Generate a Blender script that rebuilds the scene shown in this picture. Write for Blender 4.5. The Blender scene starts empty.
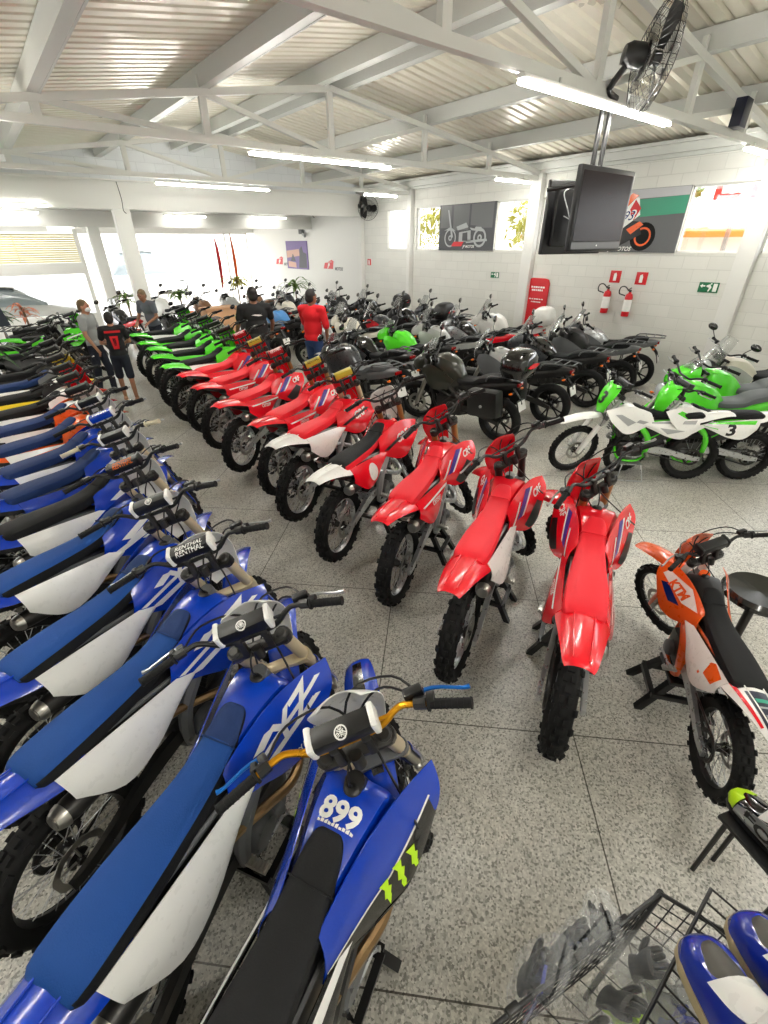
import bpy, bmesh, math, random
from mathutils import Vector, Matrix, Euler
from mathutils.bvhtree import BVHTree
from mathutils.geometry import tessellate_polygon
PI = math.pi
rng = random.Random(11)
SC = bpy.context.scene
COL = SC.collection

# ------------------------------------------------------------------ materials
def lin(c):
    return tuple((x / 255 / 12.92) if x / 255 <= .04045 else ((x / 255 + .055) / 1.055) ** 2.4 for x in c)
MATS = {}
def mat(name, rgb, rough=.5, metal=0, coat=0, emit=0, trans=0, alpha=1, vary=.025, spec=.5, scale=30, bump=0):
    m = bpy.data.materials.new(name); m.use_nodes = True
    nt = m.node_tree; b = nt.nodes['Principled BSDF']
    c = lin(rgb)
    b.inputs['Base Color'].default_value = (*c, 1)
    b.inputs['Roughness'].default_value = rough
    b.inputs['Metallic'].default_value = metal
    b.inputs['Coat Weight'].default_value = coat
    b.inputs['Coat Roughness'].default_value = .08
    b.inputs['Specular IOR Level'].default_value = spec
    b.inputs['Transmission Weight'].default_value = trans
    b.inputs['Alpha'].default_value = alpha
    if emit:
        b.inputs['Emission Color'].default_value = (*c, 1); b.inputs['Emission Strength'].default_value = emit
    if vary and not emit:
        tc = nt.nodes.new('ShaderNodeTexCoord'); n = nt.nodes.new('ShaderNodeTexNoise')
        n.inputs['Scale'].default_value = scale; n.inputs['Detail'].default_value = 3
        nt.links.new(tc.outputs['Object'], n.inputs['Vector'])
        mr = nt.nodes.new('ShaderNodeMapRange')
        mr.inputs['To Min'].default_value = max(0, rough - vary); mr.inputs['To Max'].default_value = min(1, rough + vary)
        nt.links.new(n.outputs['Fac'], mr.inputs['Value']); nt.links.new(mr.outputs['Result'], b.inputs['Roughness'])
        if bump:
            bp = nt.nodes.new('ShaderNodeBump'); bp.inputs['Strength'].default_value = bump; bp.inputs['Distance'].default_value = .004
            nt.links.new(n.outputs['Fac'], bp.inputs['Height']); nt.links.new(bp.outputs['Normal'], b.inputs['Normal'])
    MATS[name] = m
    return m
def M(n): return MATS[n]

# ------------------------------------------------------------------ mesh builder
def cr(P, n):
    """Catmull-Rom resample of a list of tuples, n steps per span"""
    out = []
    L = len(P)
    for i in range(L - 1):
        p0, p1, p2, p3 = P[max(i - 1, 0)], P[i], P[i + 1], P[min(i + 2, L - 1)]
        for k in range(n):
            t = k / n
            out.append(tuple(.5 * (2 * b + (c - a) * t + (2 * a - 5 * b + 4 * c - d) * t * t + (3 * b - a - 3 * c + d) * t ** 3)
                             for a, b, c, d in zip(p0, p1, p2, p3)))
    out.append(tuple(P[-1]))
    return out
class MB:
    def __init__(s): s.v = []; s.f = []; s.m = []
    def add(s, vs, fs, mi=0):
        b = len(s.v); s.v += [Vector(v) for v in vs]
        s.f += [tuple(b + i for i in f) for f in fs]; s.m += [mi] * len(fs)
        return s
    def tube(s, P, r, n=8, mi=0, k=0, cap=True):
        P = [tuple(p) for p in P]
        R = r if isinstance(r, (list, tuple)) else [r] * len(P)
        if k:
            Q = cr([(*p, q) for p, q in zip(P, R)], k); P = [q[:3] for q in Q]; R = [q[3] for q in Q]
        P = [Vector(p) for p in P]; N = len(P)
        T = [(P[min(i + 1, N - 1)] - P[max(i - 1, 0)]).normalized() for i in range(N)]
        a = Vector((0, 0, 1)) if abs(T[0].z) < .9 else Vector((1, 0, 0))
        u = (a - T[0] * a.dot(T[0])).normalized()
        vs = []
        for i in range(N):
            u = (u - T[i] * u.dot(T[i])).normalized(); w = T[i].cross(u)
            vs += [P[i] + (u * math.cos(2 * PI * j / n) + w * math.sin(2 * PI * j / n)) * R[i] for j in range(n)]
        fs = [(i * n + j, i * n + (j + 1) % n, (i + 1) * n + (j + 1) % n, (i + 1) * n + j) for i in range(N - 1) for j in range(n)]
        if cap: fs += [tuple(range(n - 1, -1, -1)), tuple((N - 1) * n + j for j in range(n))]
        return s.add(vs, fs, mi)
    def lathe(s, prof, n=24, axis='y', c=(0, 0, 0), mi=0, closed=False, ph=0):
        """prof: (radius, axial) list"""
        c = Vector(c); vs = []
        for r, a in prof:
            for j in range(n):
                t = 2 * PI * j / n + ph; p, q = r * math.cos(t), r * math.sin(t)
                vs.append(c + Vector({'y': (p, a, q), 'z': (p, q, a), 'x': (a, p, q)}[axis]))
        K = len(prof); fs = []
        for i in range(K if closed else K - 1):
            i2 = (i + 1) % K
            fs += [(i * n + j, i * n + (j + 1) % n, i2 * n + (j + 1) % n, i2 * n + j) for j in range(n)]
        if not closed:
            if prof[0][0] > 1e-6: fs.append(tuple(range(n)))
            if prof[-1][0] > 1e-6: fs.append(tuple((K - 1) * n + j for j in range(n)))
        return s.add(vs, fs, mi)
    def box(s, c, d, rot=None, mi=0, b=0):
        c = Vector(c); h = Vector(d) / 2
        R = Euler(rot).to_matrix() if isinstance(rot, (tuple, list)) else (rot or Matrix.Identity(3))
        b = min(b, min(h) * .9)
        if b <= 0:
            vs = [c + R @ Vector((x * h.x, y * h.y, z * h.z)) for x in (-1, 1) for y in (-1, 1) for z in (-1, 1)]
            return s.add(vs, [(0, 1, 3, 2), (4, 6, 7, 5), (0, 4, 5, 1), (2, 3, 7, 6), (0, 2, 6, 4), (1, 5, 7, 3)], mi)
        bm = bmesh.new(); bmesh.ops.create_cube(bm, size=1)
        for v in bm.verts: v.co = Vector((v.co.x * d[0], v.co.y * d[1], v.co.z * d[2]))
        bmesh.ops.bevel(bm, geom=bm.edges[:], offset=b, segments=2, affect='EDGES', profile=.6)
        bm.verts.index_update()
        s.add([c + R @ v.co for v in bm.verts], [[v.index for v in f.verts] for f in bm.faces], mi); bm.free()
        return s
    def loft(s, rings, mi=0, cap=True, closed=True):
        n = len(rings[0]); N = len(rings); vs = [v for r in rings for v in r]
        fs = [(i * n + j, i * n + (j + 1) % n, (i + 1) * n + (j + 1) % n, (i + 1) * n + j)
              for i in range(N - 1) for j in range(n if closed else n - 1)]
        if cap and closed: fs += [tuple(range(n - 1, -1, -1)), tuple((N - 1) * n + j for j in range(n))]
        return s.add(vs, fs, mi)
    def shell(s, rows, t, mi=0):
        """grid of points thickened by t along its normals"""
        R, C = len(rows), len(rows[0]); P = [[Vector(p) for p in r] for r in rows]
        Nn = []
        for i in range(R):
            for j in range(C):
                du = P[min(i + 1, R - 1)][j] - P[max(i - 1, 0)][j]; dv = P[i][min(j + 1, C - 1)] - P[i][max(j - 1, 0)]
                nn = du.cross(dv); Nn.append(nn.normalized() if nn.length > 1e-9 else Vector((0, 0, 1)))
        top = [P[i][j] for i in range(R) for j in range(C)]; bot = [top[k] - Nn[k] * t for k in range(R * C)]
        fs = []; o = R * C
        for i in range(R - 1):
            for j in range(C - 1):
                a, b, c, d = i * C + j, i * C + j + 1, (i + 1) * C + j + 1, (i + 1) * C + j
                fs += [(a, d, c, b), (o + a, o + b, o + c, o + d)]
        per = [j for j in range(C)] + [i * C + C - 1 for i in range(1, R)] + [(R - 1) * C + j for j in range(C - 2, -1, -1)] + [i * C for i in range(R - 2, 0, -1)]
        for a, b in zip(per, per[1:] + per[:1]): fs.append((a, b, o + b, o + a))
        return s.add(top + bot, fs, mi)
    def mirror(s):
        b = len(s.v); s.v += [Vector((v.x, -v.y, v.z)) for v in s.v]
        s.f += [tuple(b + i for i in reversed(f)) for f in s.f]; s.m += s.m[:]
        return s
    def xf(s, mx):
        s.v = [mx @ v for v in s.v]; return s
    def mesh(s, name, smooth=True, ang=38):
        me = bpy.data.meshes.new(name)
        me.from_pydata([tuple(v) for v in s.v], [], s.f)
        for p, m in zip(me.polygons, s.m): p.material_index = m
        bm = bmesh.new(); bm.from_mesh(me); bmesh.ops.recalc_face_normals(bm, faces=bm.faces); bm.to_mesh(me); bm.free()
        if smooth:
            me.polygons.foreach_set('use_smooth', [True] * len(me.polygons)); me.set_sharp_from_angle(angle=math.radians(ang))
        me.update()
        return me
BASE = {}; VAR = {}
def mesh_for(key, fn, mats, **kw):
    """one mesh per shape, a shared copy per set of materials"""
    mats = (mats,) if isinstance(mats, str) else tuple(mats)
    if key not in BASE:
        r = fn(); BASE[key] = r.mesh(key.split('|')[0], **kw) if isinstance(r, MB) else r
    k = (key, mats)
    if k not in VAR:
        me = BASE[key].copy()
        for n in mats: me.materials.append(MATS[n])
        VAR[k] = me
    return VAR[k]
def ob(name, me, parent=None, mx=None):
    o = bpy.data.objects.new(name, me); COL.objects.link(o)
    if parent: o.parent = parent
    if mx is not None: o.matrix_local = mx
    return o
def part(parent, name, key, fn, mats, mx=None, **kw):
    return ob(name, mesh_for(key, fn, mats, **kw), parent, mx)
def tag(o, label, cat, group=None, kind=None):
    if label: o['label'] = label
    if cat: o['category'] = cat
    if group: o['group'] = group
    if kind: o['kind'] = kind
    return o
def thing(name, label, cat, mx, group=None):
    o = bpy.data.objects.new(name, None); COL.objects.link(o); o.empty_display_size = .1
    o.matrix_world = mx
    return tag(o, label, cat, group)
def solo(name, mb, mats, label=None, cat=None, group=None, kind=None, mx=None, **kw):
    mats = (mats,) if isinstance(mats, str) else mats
    me = mb.mesh(name, **kw) if isinstance(mb, MB) else mb
    for n in mats: me.materials.append(MATS[n])
    return tag(ob(name, me, None, mx), label, cat, group, kind)
def struct(name, mb, mats, parent=None, mx=None, **kw):
    mats = (mats,) if isinstance(mats, str) else mats
    me = mb.mesh(name, **kw)
    for n in mats: me.materials.append(MATS[n])
    o = ob(name, me, parent, mx)
    if not parent: o['kind'] = 'structure'
    return o
def T(x, y, z): return Matrix.Translation((x, y, z))
def RZ(a): return Matrix.Rotation(a, 4, 'Z')
def RX(a): return Matrix.Rotation(a, 4, 'X')
def RY(a): return Matrix.Rotation(a, 4, 'Y')
def S4(s): return Matrix.Diagonal((s, s, s, 1))

# ------------------------------------------------------------------ lettering and cut shapes laid on surfaces
def text_polys(txt, h=1.0, shear=0, bold=.0):
    """letters as triangles in the plane, cap height h, centred"""
    cu = bpy.data.curves.new('letters', 'FONT'); cu.body = txt; cu.size = h / .73; cu.shear = shear; cu.offset = bold * h
    cu.align_x = 'CENTER'; cu.resolution_u = 3
    o = bpy.data.objects.new('letters', cu); COL.objects.link(o); bpy.context.view_layer.update()
    me = bpy.data.meshes.new_from_object(o)
    V = [Vector((v.co.x, v.co.y - h / 2)) for v in me.vertices]; F = [tuple(p.vertices) for p in me.polygons]
    bpy.data.objects.remove(o); bpy.data.curves.remove(cu); bpy.data.meshes.remove(me)
    return V, F
def poly2(P):
    V = [Vector(p) for p in P]
    return V, [tuple(t) for t in tessellate_polygon([[Vector((*p, 0)) for p in P]])]
def bvh_of(key):
    me = BASE[key]
    return BVHTree.FromPolygons([v.co for v in me.vertices], [tuple(p.vertices) for p in me.polygons])
def lay(sets, key, frame, cut=.03, off=.0016):
    """sets: list of (V,F,mi) in 2D; frame(u,v)->(point, direction). Projects on the mesh BASE[key]."""
    tree = bvh_of(key); mb = MB()
    for layer, (V, F, mi) in enumerate(sets):
        bm = bmesh.new(); vs = [bm.verts.new((p.x, p.y, 0)) for p in V]
        for f in F:
            try: bm.faces.new([vs[i] for i in f])
            except ValueError: pass
        for _ in range(5):
            E = [e for e in bm.edges if e.calc_length() > cut]
            if not E: break
            bmesh.ops.subdivide_edges(bm, edges=E, cuts=1)
            bmesh.ops.triangulate(bm, faces=bm.faces[:])
        bm.verts.index_update(); pts = []
        for v in bm.verts:
            p, d = frame(v.co.x, v.co.y); p = Vector(p); d = Vector(d).normalized()
            loc, nor, _, _ = tree.ray_cast(p, d)
            if loc is None:
                loc, nor, _, _ = tree.find_nearest(p)
            if nor.dot(d) > 0: nor = -nor
            pts.append(loc + nor * (off + .0005 * layer))
        mb.add(pts, [[v.index for v in f.verts] for f in bm.faces], mi); bm.free()
    return mb
# ------------------------------------------------------------------ materials of the machines
for n, c, kw in (
    ('blue', (4, 58, 180), dict(rough=.22, coat=.5)), ('deep_blue', (8, 36, 112), dict(rough=.25, coat=.4)), ('red', (240, 14, 36), dict(rough=.24, coat=.5)), ('dark_red', (170, 16, 30), dict(rough=.35)),
    ('green', (88, 222, 42), dict(rough=.25, coat=.4)), ('lime', (190, 235, 30), dict(rough=.4)), ('orange', (240, 96, 22), dict(rough=.28, coat=.4)), ('yellow', (235, 205, 30), dict(rough=.3, coat=.3)),
    ('white', (246, 246, 242), dict(rough=.28, coat=.3)), ('black', (14, 14, 15), dict(rough=.4)), ('gloss_black', (10, 10, 11), dict(rough=.16, coat=.6)), ('grey', (96, 98, 100), dict(rough=.42)), ('light_grey', (168, 170, 170), dict(rough=.35)),
    ('silver', (190, 192, 194), dict(rough=.28, metal=.75)), ('steel', (170, 168, 162), dict(rough=.3, metal=.9)), ('dark_steel', (58, 57, 56), dict(rough=.38, metal=.7)), ('chrome', (220, 220, 220), dict(rough=.1, metal=1)),
    ('gold', (214, 150, 22), dict(rough=.28, metal=.75)), ('bronze', (178, 138, 84), dict(rough=.32, metal=.7)), ('champagne', (212, 196, 162), dict(rough=.35, metal=.3)), ('header', (150, 122, 86), dict(rough=.3, metal=.9)),
    ('rubber', (20, 20, 20), dict(rough=.78, spec=.3)), ('grip', (18, 18, 19), dict(rough=.7, spec=.3)), ('white_grip', (214, 205, 178), dict(rough=.6)),
    ('seat_blue', (14, 66, 136), dict(rough=.72, scale=220, bump=.25, spec=.3)), ('seat_navy', (22, 48, 96), dict(rough=.7, scale=220, bump=.25, spec=.3)), ('seat_black', (16, 17, 19), dict(rough=.72, scale=220, bump=.25, spec=.3)), ('seat_red', (238, 18, 40), dict(rough=.6, scale=200, bump=.15)), ('seat_grey', (88, 92, 94), dict(rough=.65, scale=200, bump=.15)),
    ('olive', (40, 42, 33), dict(rough=.3, coat=.5)), ('graphite', (62, 64, 68), dict(rough=.28, metal=.3, coat=.4)), ('pearl', (172, 173, 170), dict(rough=.25, coat=.6)), ('purple', (60, 36, 150), dict(rough=.3)), ('lever_blue', (20, 110, 200), dict(rough=.3, metal=.5)),
    ('glow_lime', (206, 255, 40), dict(rough=.4)), ('tail_red', (150, 10, 14), dict(rough=.15, coat=.6)), ('amber', (236, 110, 20), dict(rough=.25)), ('brown', (122, 84, 52), dict(rough=.4, coat=.2)), ('cream', (226, 220, 204), dict(rough=.35)), ('skyblue', (70, 130, 190), dict(rough=.3, coat=.3)),
): mat(n, c, **kw)
mat('clear', (225, 228, 228), rough=.08, trans=.85, alpha=.55, vary=0)
mat('lens', (200, 205, 208), rough=.08, metal=.3, coat=1, vary=0)

# ------------------------------------------------------------------ wheels
def g_knob_tyre(R, hw, rim, n):
    def f():
        mb = MB(); mid = (rim + R) / 2
        half = [(rim, .58), (rim + .012, .74), (mid, .98), (R - .032, .95), (R - .018, .74), (R - .013, .36)]
        prof = [(r, -a * hw) for r, a in half] + [(R - .0115, 0)] + [(r, a * hw) for r, a in reversed(half)]
        mb.lathe(prof, 40, closed=True)
        for i in range(n):
            a = 2 * PI * i / n
            rows = ((-.34, 0, .30), (.34, 0, .30)) if i % 2 else ((0, 0, .44), (-.86, 40, .30), (.86, -40, .30))
            for u, tilt, w in rows:
                rr = R - .009 - (.016 if abs(u) > .5 else 0)
                rot = Matrix.Rotation(-a, 3, 'Y') @ Matrix.Rotation(math.radians(-tilt), 3, 'X')
                c = Vector((0, u * hw, 0)) + Matrix.Rotation(-a, 3, 'Y') @ Vector((rr, 0, 0))
                # block axes: x radial, y across, z along the tread
                rot = Matrix.Rotation(-a, 3, 'Y') @ Matrix.Rotation(math.radians(tilt), 3, 'Z')
                mb.box(c, (.022, w * hw * 1.25, 2 * PI * R / n * .62), rot)
        return mb
    return f
def g_road_tyre(R, hw, rim):
    def f():
        mid = (rim + R) / 2
        half = [(rim, .66), (rim + .012, .8), (mid, .99), (R - .035, .96), (R - .018, .76), (R - .005, .4)]
        return MB().lathe([(r, -a * hw) for r, a in half] + [(R, 0)] + [(r, a * hw) for r, a in reversed(half)], 36, closed=True)
    return f
def g_rim(r, w):
    return lambda: MB().lathe([(r + .012, -w), (r + .004, -w), (r - .006, -w * .55), (r - .012, 0), (r - .006, w * .55), (r + .004, w), (r + .012, w), (r + .004, w * .5), (r, 0), (r + .004, -w * .5)], 40, closed=True)
def g_spokes(r, hub, w):
    def f():
        mb = MB()
        for i in range(28):
            a = 2 * PI * i / 28; s = 1 if i % 2 else -1; d = (.42 if i % 4 < 2 else -.42)
            mb.tube([(hub * math.cos(a + d), s * w, hub * math.sin(a + d)), (r * math.cos(a), s * .006, r * math.sin(a))], .0024, 4, cap=False)
        return mb
    return f
def g_hub(r, w):
    return lambda: MB().lathe([(.012, -w * 1.5), (.016, -w * 1.45), (.018, -w), (r, -w * .95), (r, -w * .75), (r * .62, -w * .5), (r * .62, w * .5), (r, w * .75), (r, w * .95), (.018, w), (.016, w * 1.45), (.012, w * 1.5)], 20)
def g_disc(r, ri, y, teeth=0):
    def f():
        mb = MB(); n = teeth * 2 if teeth else 32; t = .002; vs = []
        for s in (-1, 1):
            for j in range(n):
                a = 2 * PI * j / n; ro = r - (.009 if j % 2 and teeth else (.004 if j % 4 < 2 else 0))
                vs += [(ro * math.cos(a), y + s * t, ro * math.sin(a)), (ri * math.cos(a), y + s * t, ri * math.sin(a))]
        fs = []
        for j in range(n):
            k = (j + 1) % n; o = 2 * n
            fs += [(2 * j, 2 * k, 2 * k + 1, 2 * j + 1), (o + 2 * j, o + 2 * j + 1, o + 2 * k + 1, o + 2 * k), (2 * j, o + 2 * j, o + 2 * k, 2 * k), (2 * j + 1, 2 * k + 1, o + 2 * k + 1, o + 2 * j + 1)]
        mb.add(vs, fs)
        for k in range(5):
            a = 2 * PI * k / 5
            mb.tube([(.02 * math.cos(a), y, .02 * math.sin(a)), (ri * 1.05 * math.cos(a + .3), y, ri * 1.05 * math.sin(a + .3))], .006, 4)
        return mb
    return f
def g_cast(r, w, n, twin):
    def f():
        mb = g_rim(r, w)()
        mb.lathe([(.02, -w * .9), (.045, -w * .7), (.05, 0), (.045, w * .7), (.02, w * .9)], 16)
        for k in range(n):
            a = 2 * PI * k / n
            for d in ((-.17, .17) if twin else (0,)):
                P = [(q * math.cos(a + d * e), 0, q * math.sin(a + d * e)) for q, e in ((.04, .2), (.11, .7), (r * .78, 1), (r - .004, 1.15))]
                mb.tube(P, [.018, .014, .012, .016], 6)
        return mb
    return f

# ------------------------------------------------------------------ motocross bike; x forward, y left, origin on the floor at mid wheelbase
RAX, FAX = (-.72, 0, .335), (.74, 0, .345)
RAKE = math.radians(27); SO = Vector((.376, 0, 1.0)); SA = Vector((-math.sin(RAKE), 0, math.cos(RAKE)))
def steer_mx(th, o=SO, a=SA): return Matrix.Translation(o) @ Matrix.Rotation(th, 4, a) @ Matrix.Translation(-o)
def fk(t, y=0, dx=0): return (FAX[0] - math.sin(RAKE) * t + dx, y, FAX[2] + math.cos(RAKE) * t)
SECT = [(-1, 0), (-1.02, .4), (-.96, .74), (-.74, .94), (-.38, 1.0), (0, 1.01), (.38, 1.0), (.74, .94), (.96, .74), (1.02, .4), (1, 0)]
def rings(st, n=3, sect=SECT):
    return [[Vector((x, u * hw, zb + (zt - zb) * w)) for u, w in sect] for x, hw, zt, zb in cr(st, n)]
def g_seat():
    st = [(-.71, .082, .905, .875), (-.66, .102, .926, .862), (-.45, .103, .926, .85), (-.25, .09, .917, .842), (-.12, .080, .922, .85), (.0, .074, .952, .87), (.07, .064, .984, .92), (.115, .05, .998, .95), (.132, .036, .992, .965)]
    mb = MB().loft(rings(st))
    for i, f in enumerate(mb.f):
        c = sum((mb.v[k] for k in f), Vector()) / len(f); n = (mb.v[f[1]] - mb.v[f[0]]).cross(mb.v[f[2]] - mb.v[f[0]]).normalized()
        mb.m[i] = 1 if abs(n.y) > .72 else (2 if c.x > .003 else 0)
    mb.tube([(.0, -.077, .925), (-.007, -.064, .953), (-.01, 0, .957), (-.007, .064, .953), (.0, .077, .925)], .0035, 5, 2, k=2)
    return mb
def g_tank():
    return MB().loft(rings([(-.10, .05, .915, .80), (.02, .088, .945, .77), (.13, .114, .975, .74), (.23, .135, .985, .74), (.30, .146, .975, .77), (.335, .14, .952, .80)]))
SHT = [(-.08, .072, .905), (.06, .095, .955), (.20, .125, .985), (.34, .162, .985), (.50, .205, .945)]
SHB = [(-.14, .115, .78), (.00, .155, .72), (.12, .20, .665), (.25, .245, .68), (.43, .262, .83)]
def skin(top, bot, n, v, bulge, t):
    A, B = cr(top, n), cr(bot, n); rows = []
    for a, b in zip(A, B):
        rows.append([tuple(p + (q - p) * k / v + (bulge * math.sin(PI * k / v) if i == 1 else 0) for i, (p, q) in enumerate(zip(a, b))) for k in range(v + 1)])
    return MB().shell(rows, t)
def g_shroud(s):
    return lambda: skin([(x, y * s, z) for x, y, z in SHT], [(x, y * s, z) for x, y, z in SHB], 4, 6, .016 * s, .004 * s)
SPT = [(-.66, .105, .865), (-.45, .115, .845), (-.25, .12, .82), (-.08, .122, .798), (.07, .120, .785)]
SPB = [(-.645, .135, .735), (-.50, .184, .622), (-.33, .182, .630), (-.14, .152, .70), (.06, .124, .775)]
def g_sidepanel(s):
    return lambda: skin([(x, y * s, z) for x, y, z in SPT], [(x, y * s, z) for x, y, z in SPB], 4, 5, .018 * s, .004 * s)
def arch(st, n, t, ex=2.6, us=(-1, -.93, -.7, -.35, 0, .35, .7, .93, 1)):
    return MB().shell([[(x, u * hw, z - d * abs(u) ** ex) for u in us] for x, z, hw, d in cr(st, n)], t)
def g_rearfender():
    mb = arch([(-.54, .885, .118, .085), (-.66, .898, .126, .08), (-.80, .918, .108, .058), (-.94, .932, .086, .04), (-1.03, .928, .07, .028), (-1.06, .915, .058, .02)], 4, .005)
    return mb
def g_tailridge():
    mb = MB()
    for s in (-1, 1): mb.tube([(-.68, .05 * s, .905), (-.82, .044 * s, .925), (-.96, .038 * s, .938), (-1.03, .034 * s, .932)], .004, 6, k=3)
    return mb
def g_tailunder():
    return MB().loft(rings([(-.62, .10, .86, .77), (-.75, .085, .885, .80), (-.88, .06, .905, .87)]))
def g_frontfender():
    return arch([(.33, .80, .05, .02), (.46, .845, .066, .03), (.60, .875, .078, .036), (.76, .878, .082, .036), (.92, .852, .078, .03), (1.03, .815, .066, .02), (1.065, .798, .05, .012)], 3, .004)
def g_plate():
    rows = []
    for z, x, hw in cr([(.90, .575, .07), (.95, .585, .095), (1.04, .572, .12), (1.13, .54, .136), (1.21, .495, .13), (1.25, .468, .105), (1.258, .462, .08)], 2):
        rows.append([(x - .05 * abs(u) ** 2, u * hw, z) for u in (1, .75, .4, 0, -.4, -.75, -1)])
    return MB().shell(rows, .004)
def g_cowl():
    mb = g_plate(); mb.lathe([(.001, .0), (.05, .0), (.058, -.02), (.05, -.05)], 18, 'x', (.60, 0, 1.0), 1)
    return mb
def g_frame():
    mb = MB(); h = (.325, 0, .95)
    for s in (-1, 1):
        mb.tube([(.33, .02 * s, .93), (.2, .075 * s, .86), (.02, .115 * s, .73), (-.10, .12 * s, .60), (-.13, .11 * s, .45), (-.12, .09 * s, .32)], [.03, .034, .036, .036, .034, .026], 8, k=3)
        mb.tube([(.31, .01 * s, .86), (.27, .02 * s, .60), (.22, .07 * s, .34), (.12, .09 * s, .255), (-.06, .09 * s, .255), (-.13, .085 * s, .33)], .017, 7, k=3)
        mb.tube([(-.05, .085 * s, .78), (-.35, .085 * s, .83), (-.66, .07 * s, .875)], .012, 6)
        mb.tube([(-.12, .1 * s, .56), (-.35, .09 * s, .72), (-.60, .075 * s, .84)], .012, 6)
    mb.tube([(.345, 0, .86), (.29, 0, 1.0)], .036, 12)
    return mb
def g_engine():
    mb = MB()
    mb.box((.03, 0, .40), (.38, .2, .23), b=.05); mb.box((-.08, 0, .44), (.2, .18, .18), b=.05)
    for k in range(6): mb.box((.115 + .012 * k, 0, .53 + .022 * k), (.145, .15, .012), (0, -.45, 0), b=.003)
    mb.box((.145, 0, .60), (.10, .12, .17), (0, -.45, 0), b=.02)
    mb.box((.19, 0, .70), (.12, .135, .07), (0, -.45, 0), b=.02)
    return mb
def g_clutch():
    mb = MB()
    mb.lathe([(.0, -.148), (.07, -.146), (.082, -.135), (.088, -.10)], 22, 'y', (-.02, 0, .385))
    mb.tube([(.04, -.12, .38), (.10, -.12, .365)], [.03, .042], 10)
    mb.lathe([(.0, -.135), (.035, -.133), (.042, -.12), (.045, -.10)], 16, 'y', (.115, 0, .36))
    for k in range(6):
        a = k * PI / 3; mb.lathe([(.007, -.15), (.007, -.13)], 6, 'y', (-.02 + .072 * math.cos(a), 0, .385 + .072 * math.sin(a)))
    return mb
def g_ignition(): return MB().lathe([(.068, .10), (.062, .132), (.05, .14), (0, .142)], 20, 'y', (.10, 0, .375))
def g_radiator(s):
    def f():
        mb = MB().box((.275, .115 * s, .72), (.045, .11, .25), (0, .2, 0), b=.008)
        for k in range(8): mb.box((.30 - .006 * (k - 4), .118 * s, .62 + .028 * k), (.02, .115, .005), (0, .5, 0))
        return mb
    return f
def g_header():
    return MB().tube([(.19, -.01, .60), (.27, -.04, .585), (.31, -.085, .53), (.27, -.145, .475), (.15, -.168, .49), (.0, -.15, .565), (-.16, -.118, .63), (-.32, -.098, .648)], [.02, .022, .023, .023, .023, .022, .022, .024], 9, k=4)
def g_muffler():
    d = Vector((-.44, -.01, .055)).normalized(); o = Vector((-.31, -.098, .645)); mb = MB()
    mb.tube([o + d * t for t in (0, .05, .09, .36, .39)], [.026, .042, .05, .05, .045], 14, 0)
    mb.tube([o + d * t for t in (.385, .405, .425, .43, .41)], [.05, .046, .036, .03, .026], 14, 1, cap=False)
    mb.tube([o + d * t for t in (.41, .412)], .026, 10, 2)
    return mb
def g_swingarm():
    mb = MB()
    for s in (-1, 1):
        P = [(-.10, .075 * s, .42, .035, .02), (-.28, .085 * s, .42, .045, .017), (-.5, .1 * s, .385, .034, .015), (-.68, .112 * s, .345, .03, .013), (-.80, .114 * s, .335, .022, .012)]
        mb.loft([[Vector((x, y + b * w, z + a * h)) for a, b in ((-1, -1), (-1, 1), (1, 1), (1, -1))] for x, y, z, h, w in cr(P, 3)])
    mb.box((-.29, 0, .415), (.05, .17, .07), b=.01)
    return mb
def g_chain():
    P = [(-.72 + .105 * math.cos(a), .075, .335 + .105 * math.sin(a)) for a in [PI / 2 + k * PI / 8 for k in range(9)]] + [(-.4, .075, .315), (-.12, .075, .375), (-.08, .075, .40), (-.12, .075, .43), (-.4, .075, .44)]
    P.append(P[0]); return MB().tube(P, .008, 5, cap=False)
def g_shock(): 
    mb = MB().tube([(-.10, 0, .76), (-.20, 0, .45)], .022, 8)
    P = [(-.11 - .09 * t / 40 + .045 * math.sin(t * .9) * .3, .045 * math.cos(t * .9), .73 - .24 * t / 40) for t in range(42)]
    return mb.tube(P, .007, 5, 1)
def g_airbox(): return MB().loft(rings([(-.55, .085, .855, .72), (-.36, .10, .85, .58), (-.16, .10, .84, .55), (-.02, .085, .82, .60)]))
def g_forkouter(y): return lambda: MB().tube([fk(t, y) for t in (.44, .46, .50, .78, .85, .86)], [.026, .030, .0295, .0275, .0275, .02], 12)
def g_forkinner(y):
    def f():
        mb = MB().tube([fk(t, y) for t in (.06, .46)], .0235, 10); mb.box(fk(.02, y * .97, -.008), (.06, .035, .10), (0, -RAKE, 0), b=.012); return mb
    return f
def g_forkguard(y):
    def f():
        rows = []
        for t in (.0, .06, .12, .25, .40, .44):
            r = .034 if t > .03 else .026; o = Vector(fk(t, y)); row = []
            for k in range(9):
                a = -1.9 + 3.8 * k / 8; row.append(o + Vector((r * math.cos(a) * math.cos(RAKE), r * math.sin(a), r * math.cos(a) * math.sin(RAKE))))
            rows.append(row)
        return MB().shell(rows, .003)
    return f
def g_clamp(t, w, mount):
    def f():
        mb = MB().box(fk(t, 0, -.012), (.055, .25, w), (0, -RAKE, 0), b=.015)
        for s in (-1, 1):
            mb.tube([fk(t - w * .55, .105 * s), fk(t + w * .55, .105 * s)], .0355, 12)
            if mount: mb.tube([fk(t, .105 * s), fk(t + .028, .105 * s), fk(t + .036, .105 * s)], [.027, .027, .018], 10)
            if mount: mb.box((.326, .055 * s, 1.14), (.035, .03, .10), b=.008); mb.box((.322, .055 * s, 1.188), (.05, .032, .03), b=.008)
        if mount: mb.lathe([(.022, -.03), (.022, .022), (.012, .024)], 12, 'z', (.30, 0, 1.115))
        return mb
    return f
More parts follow.
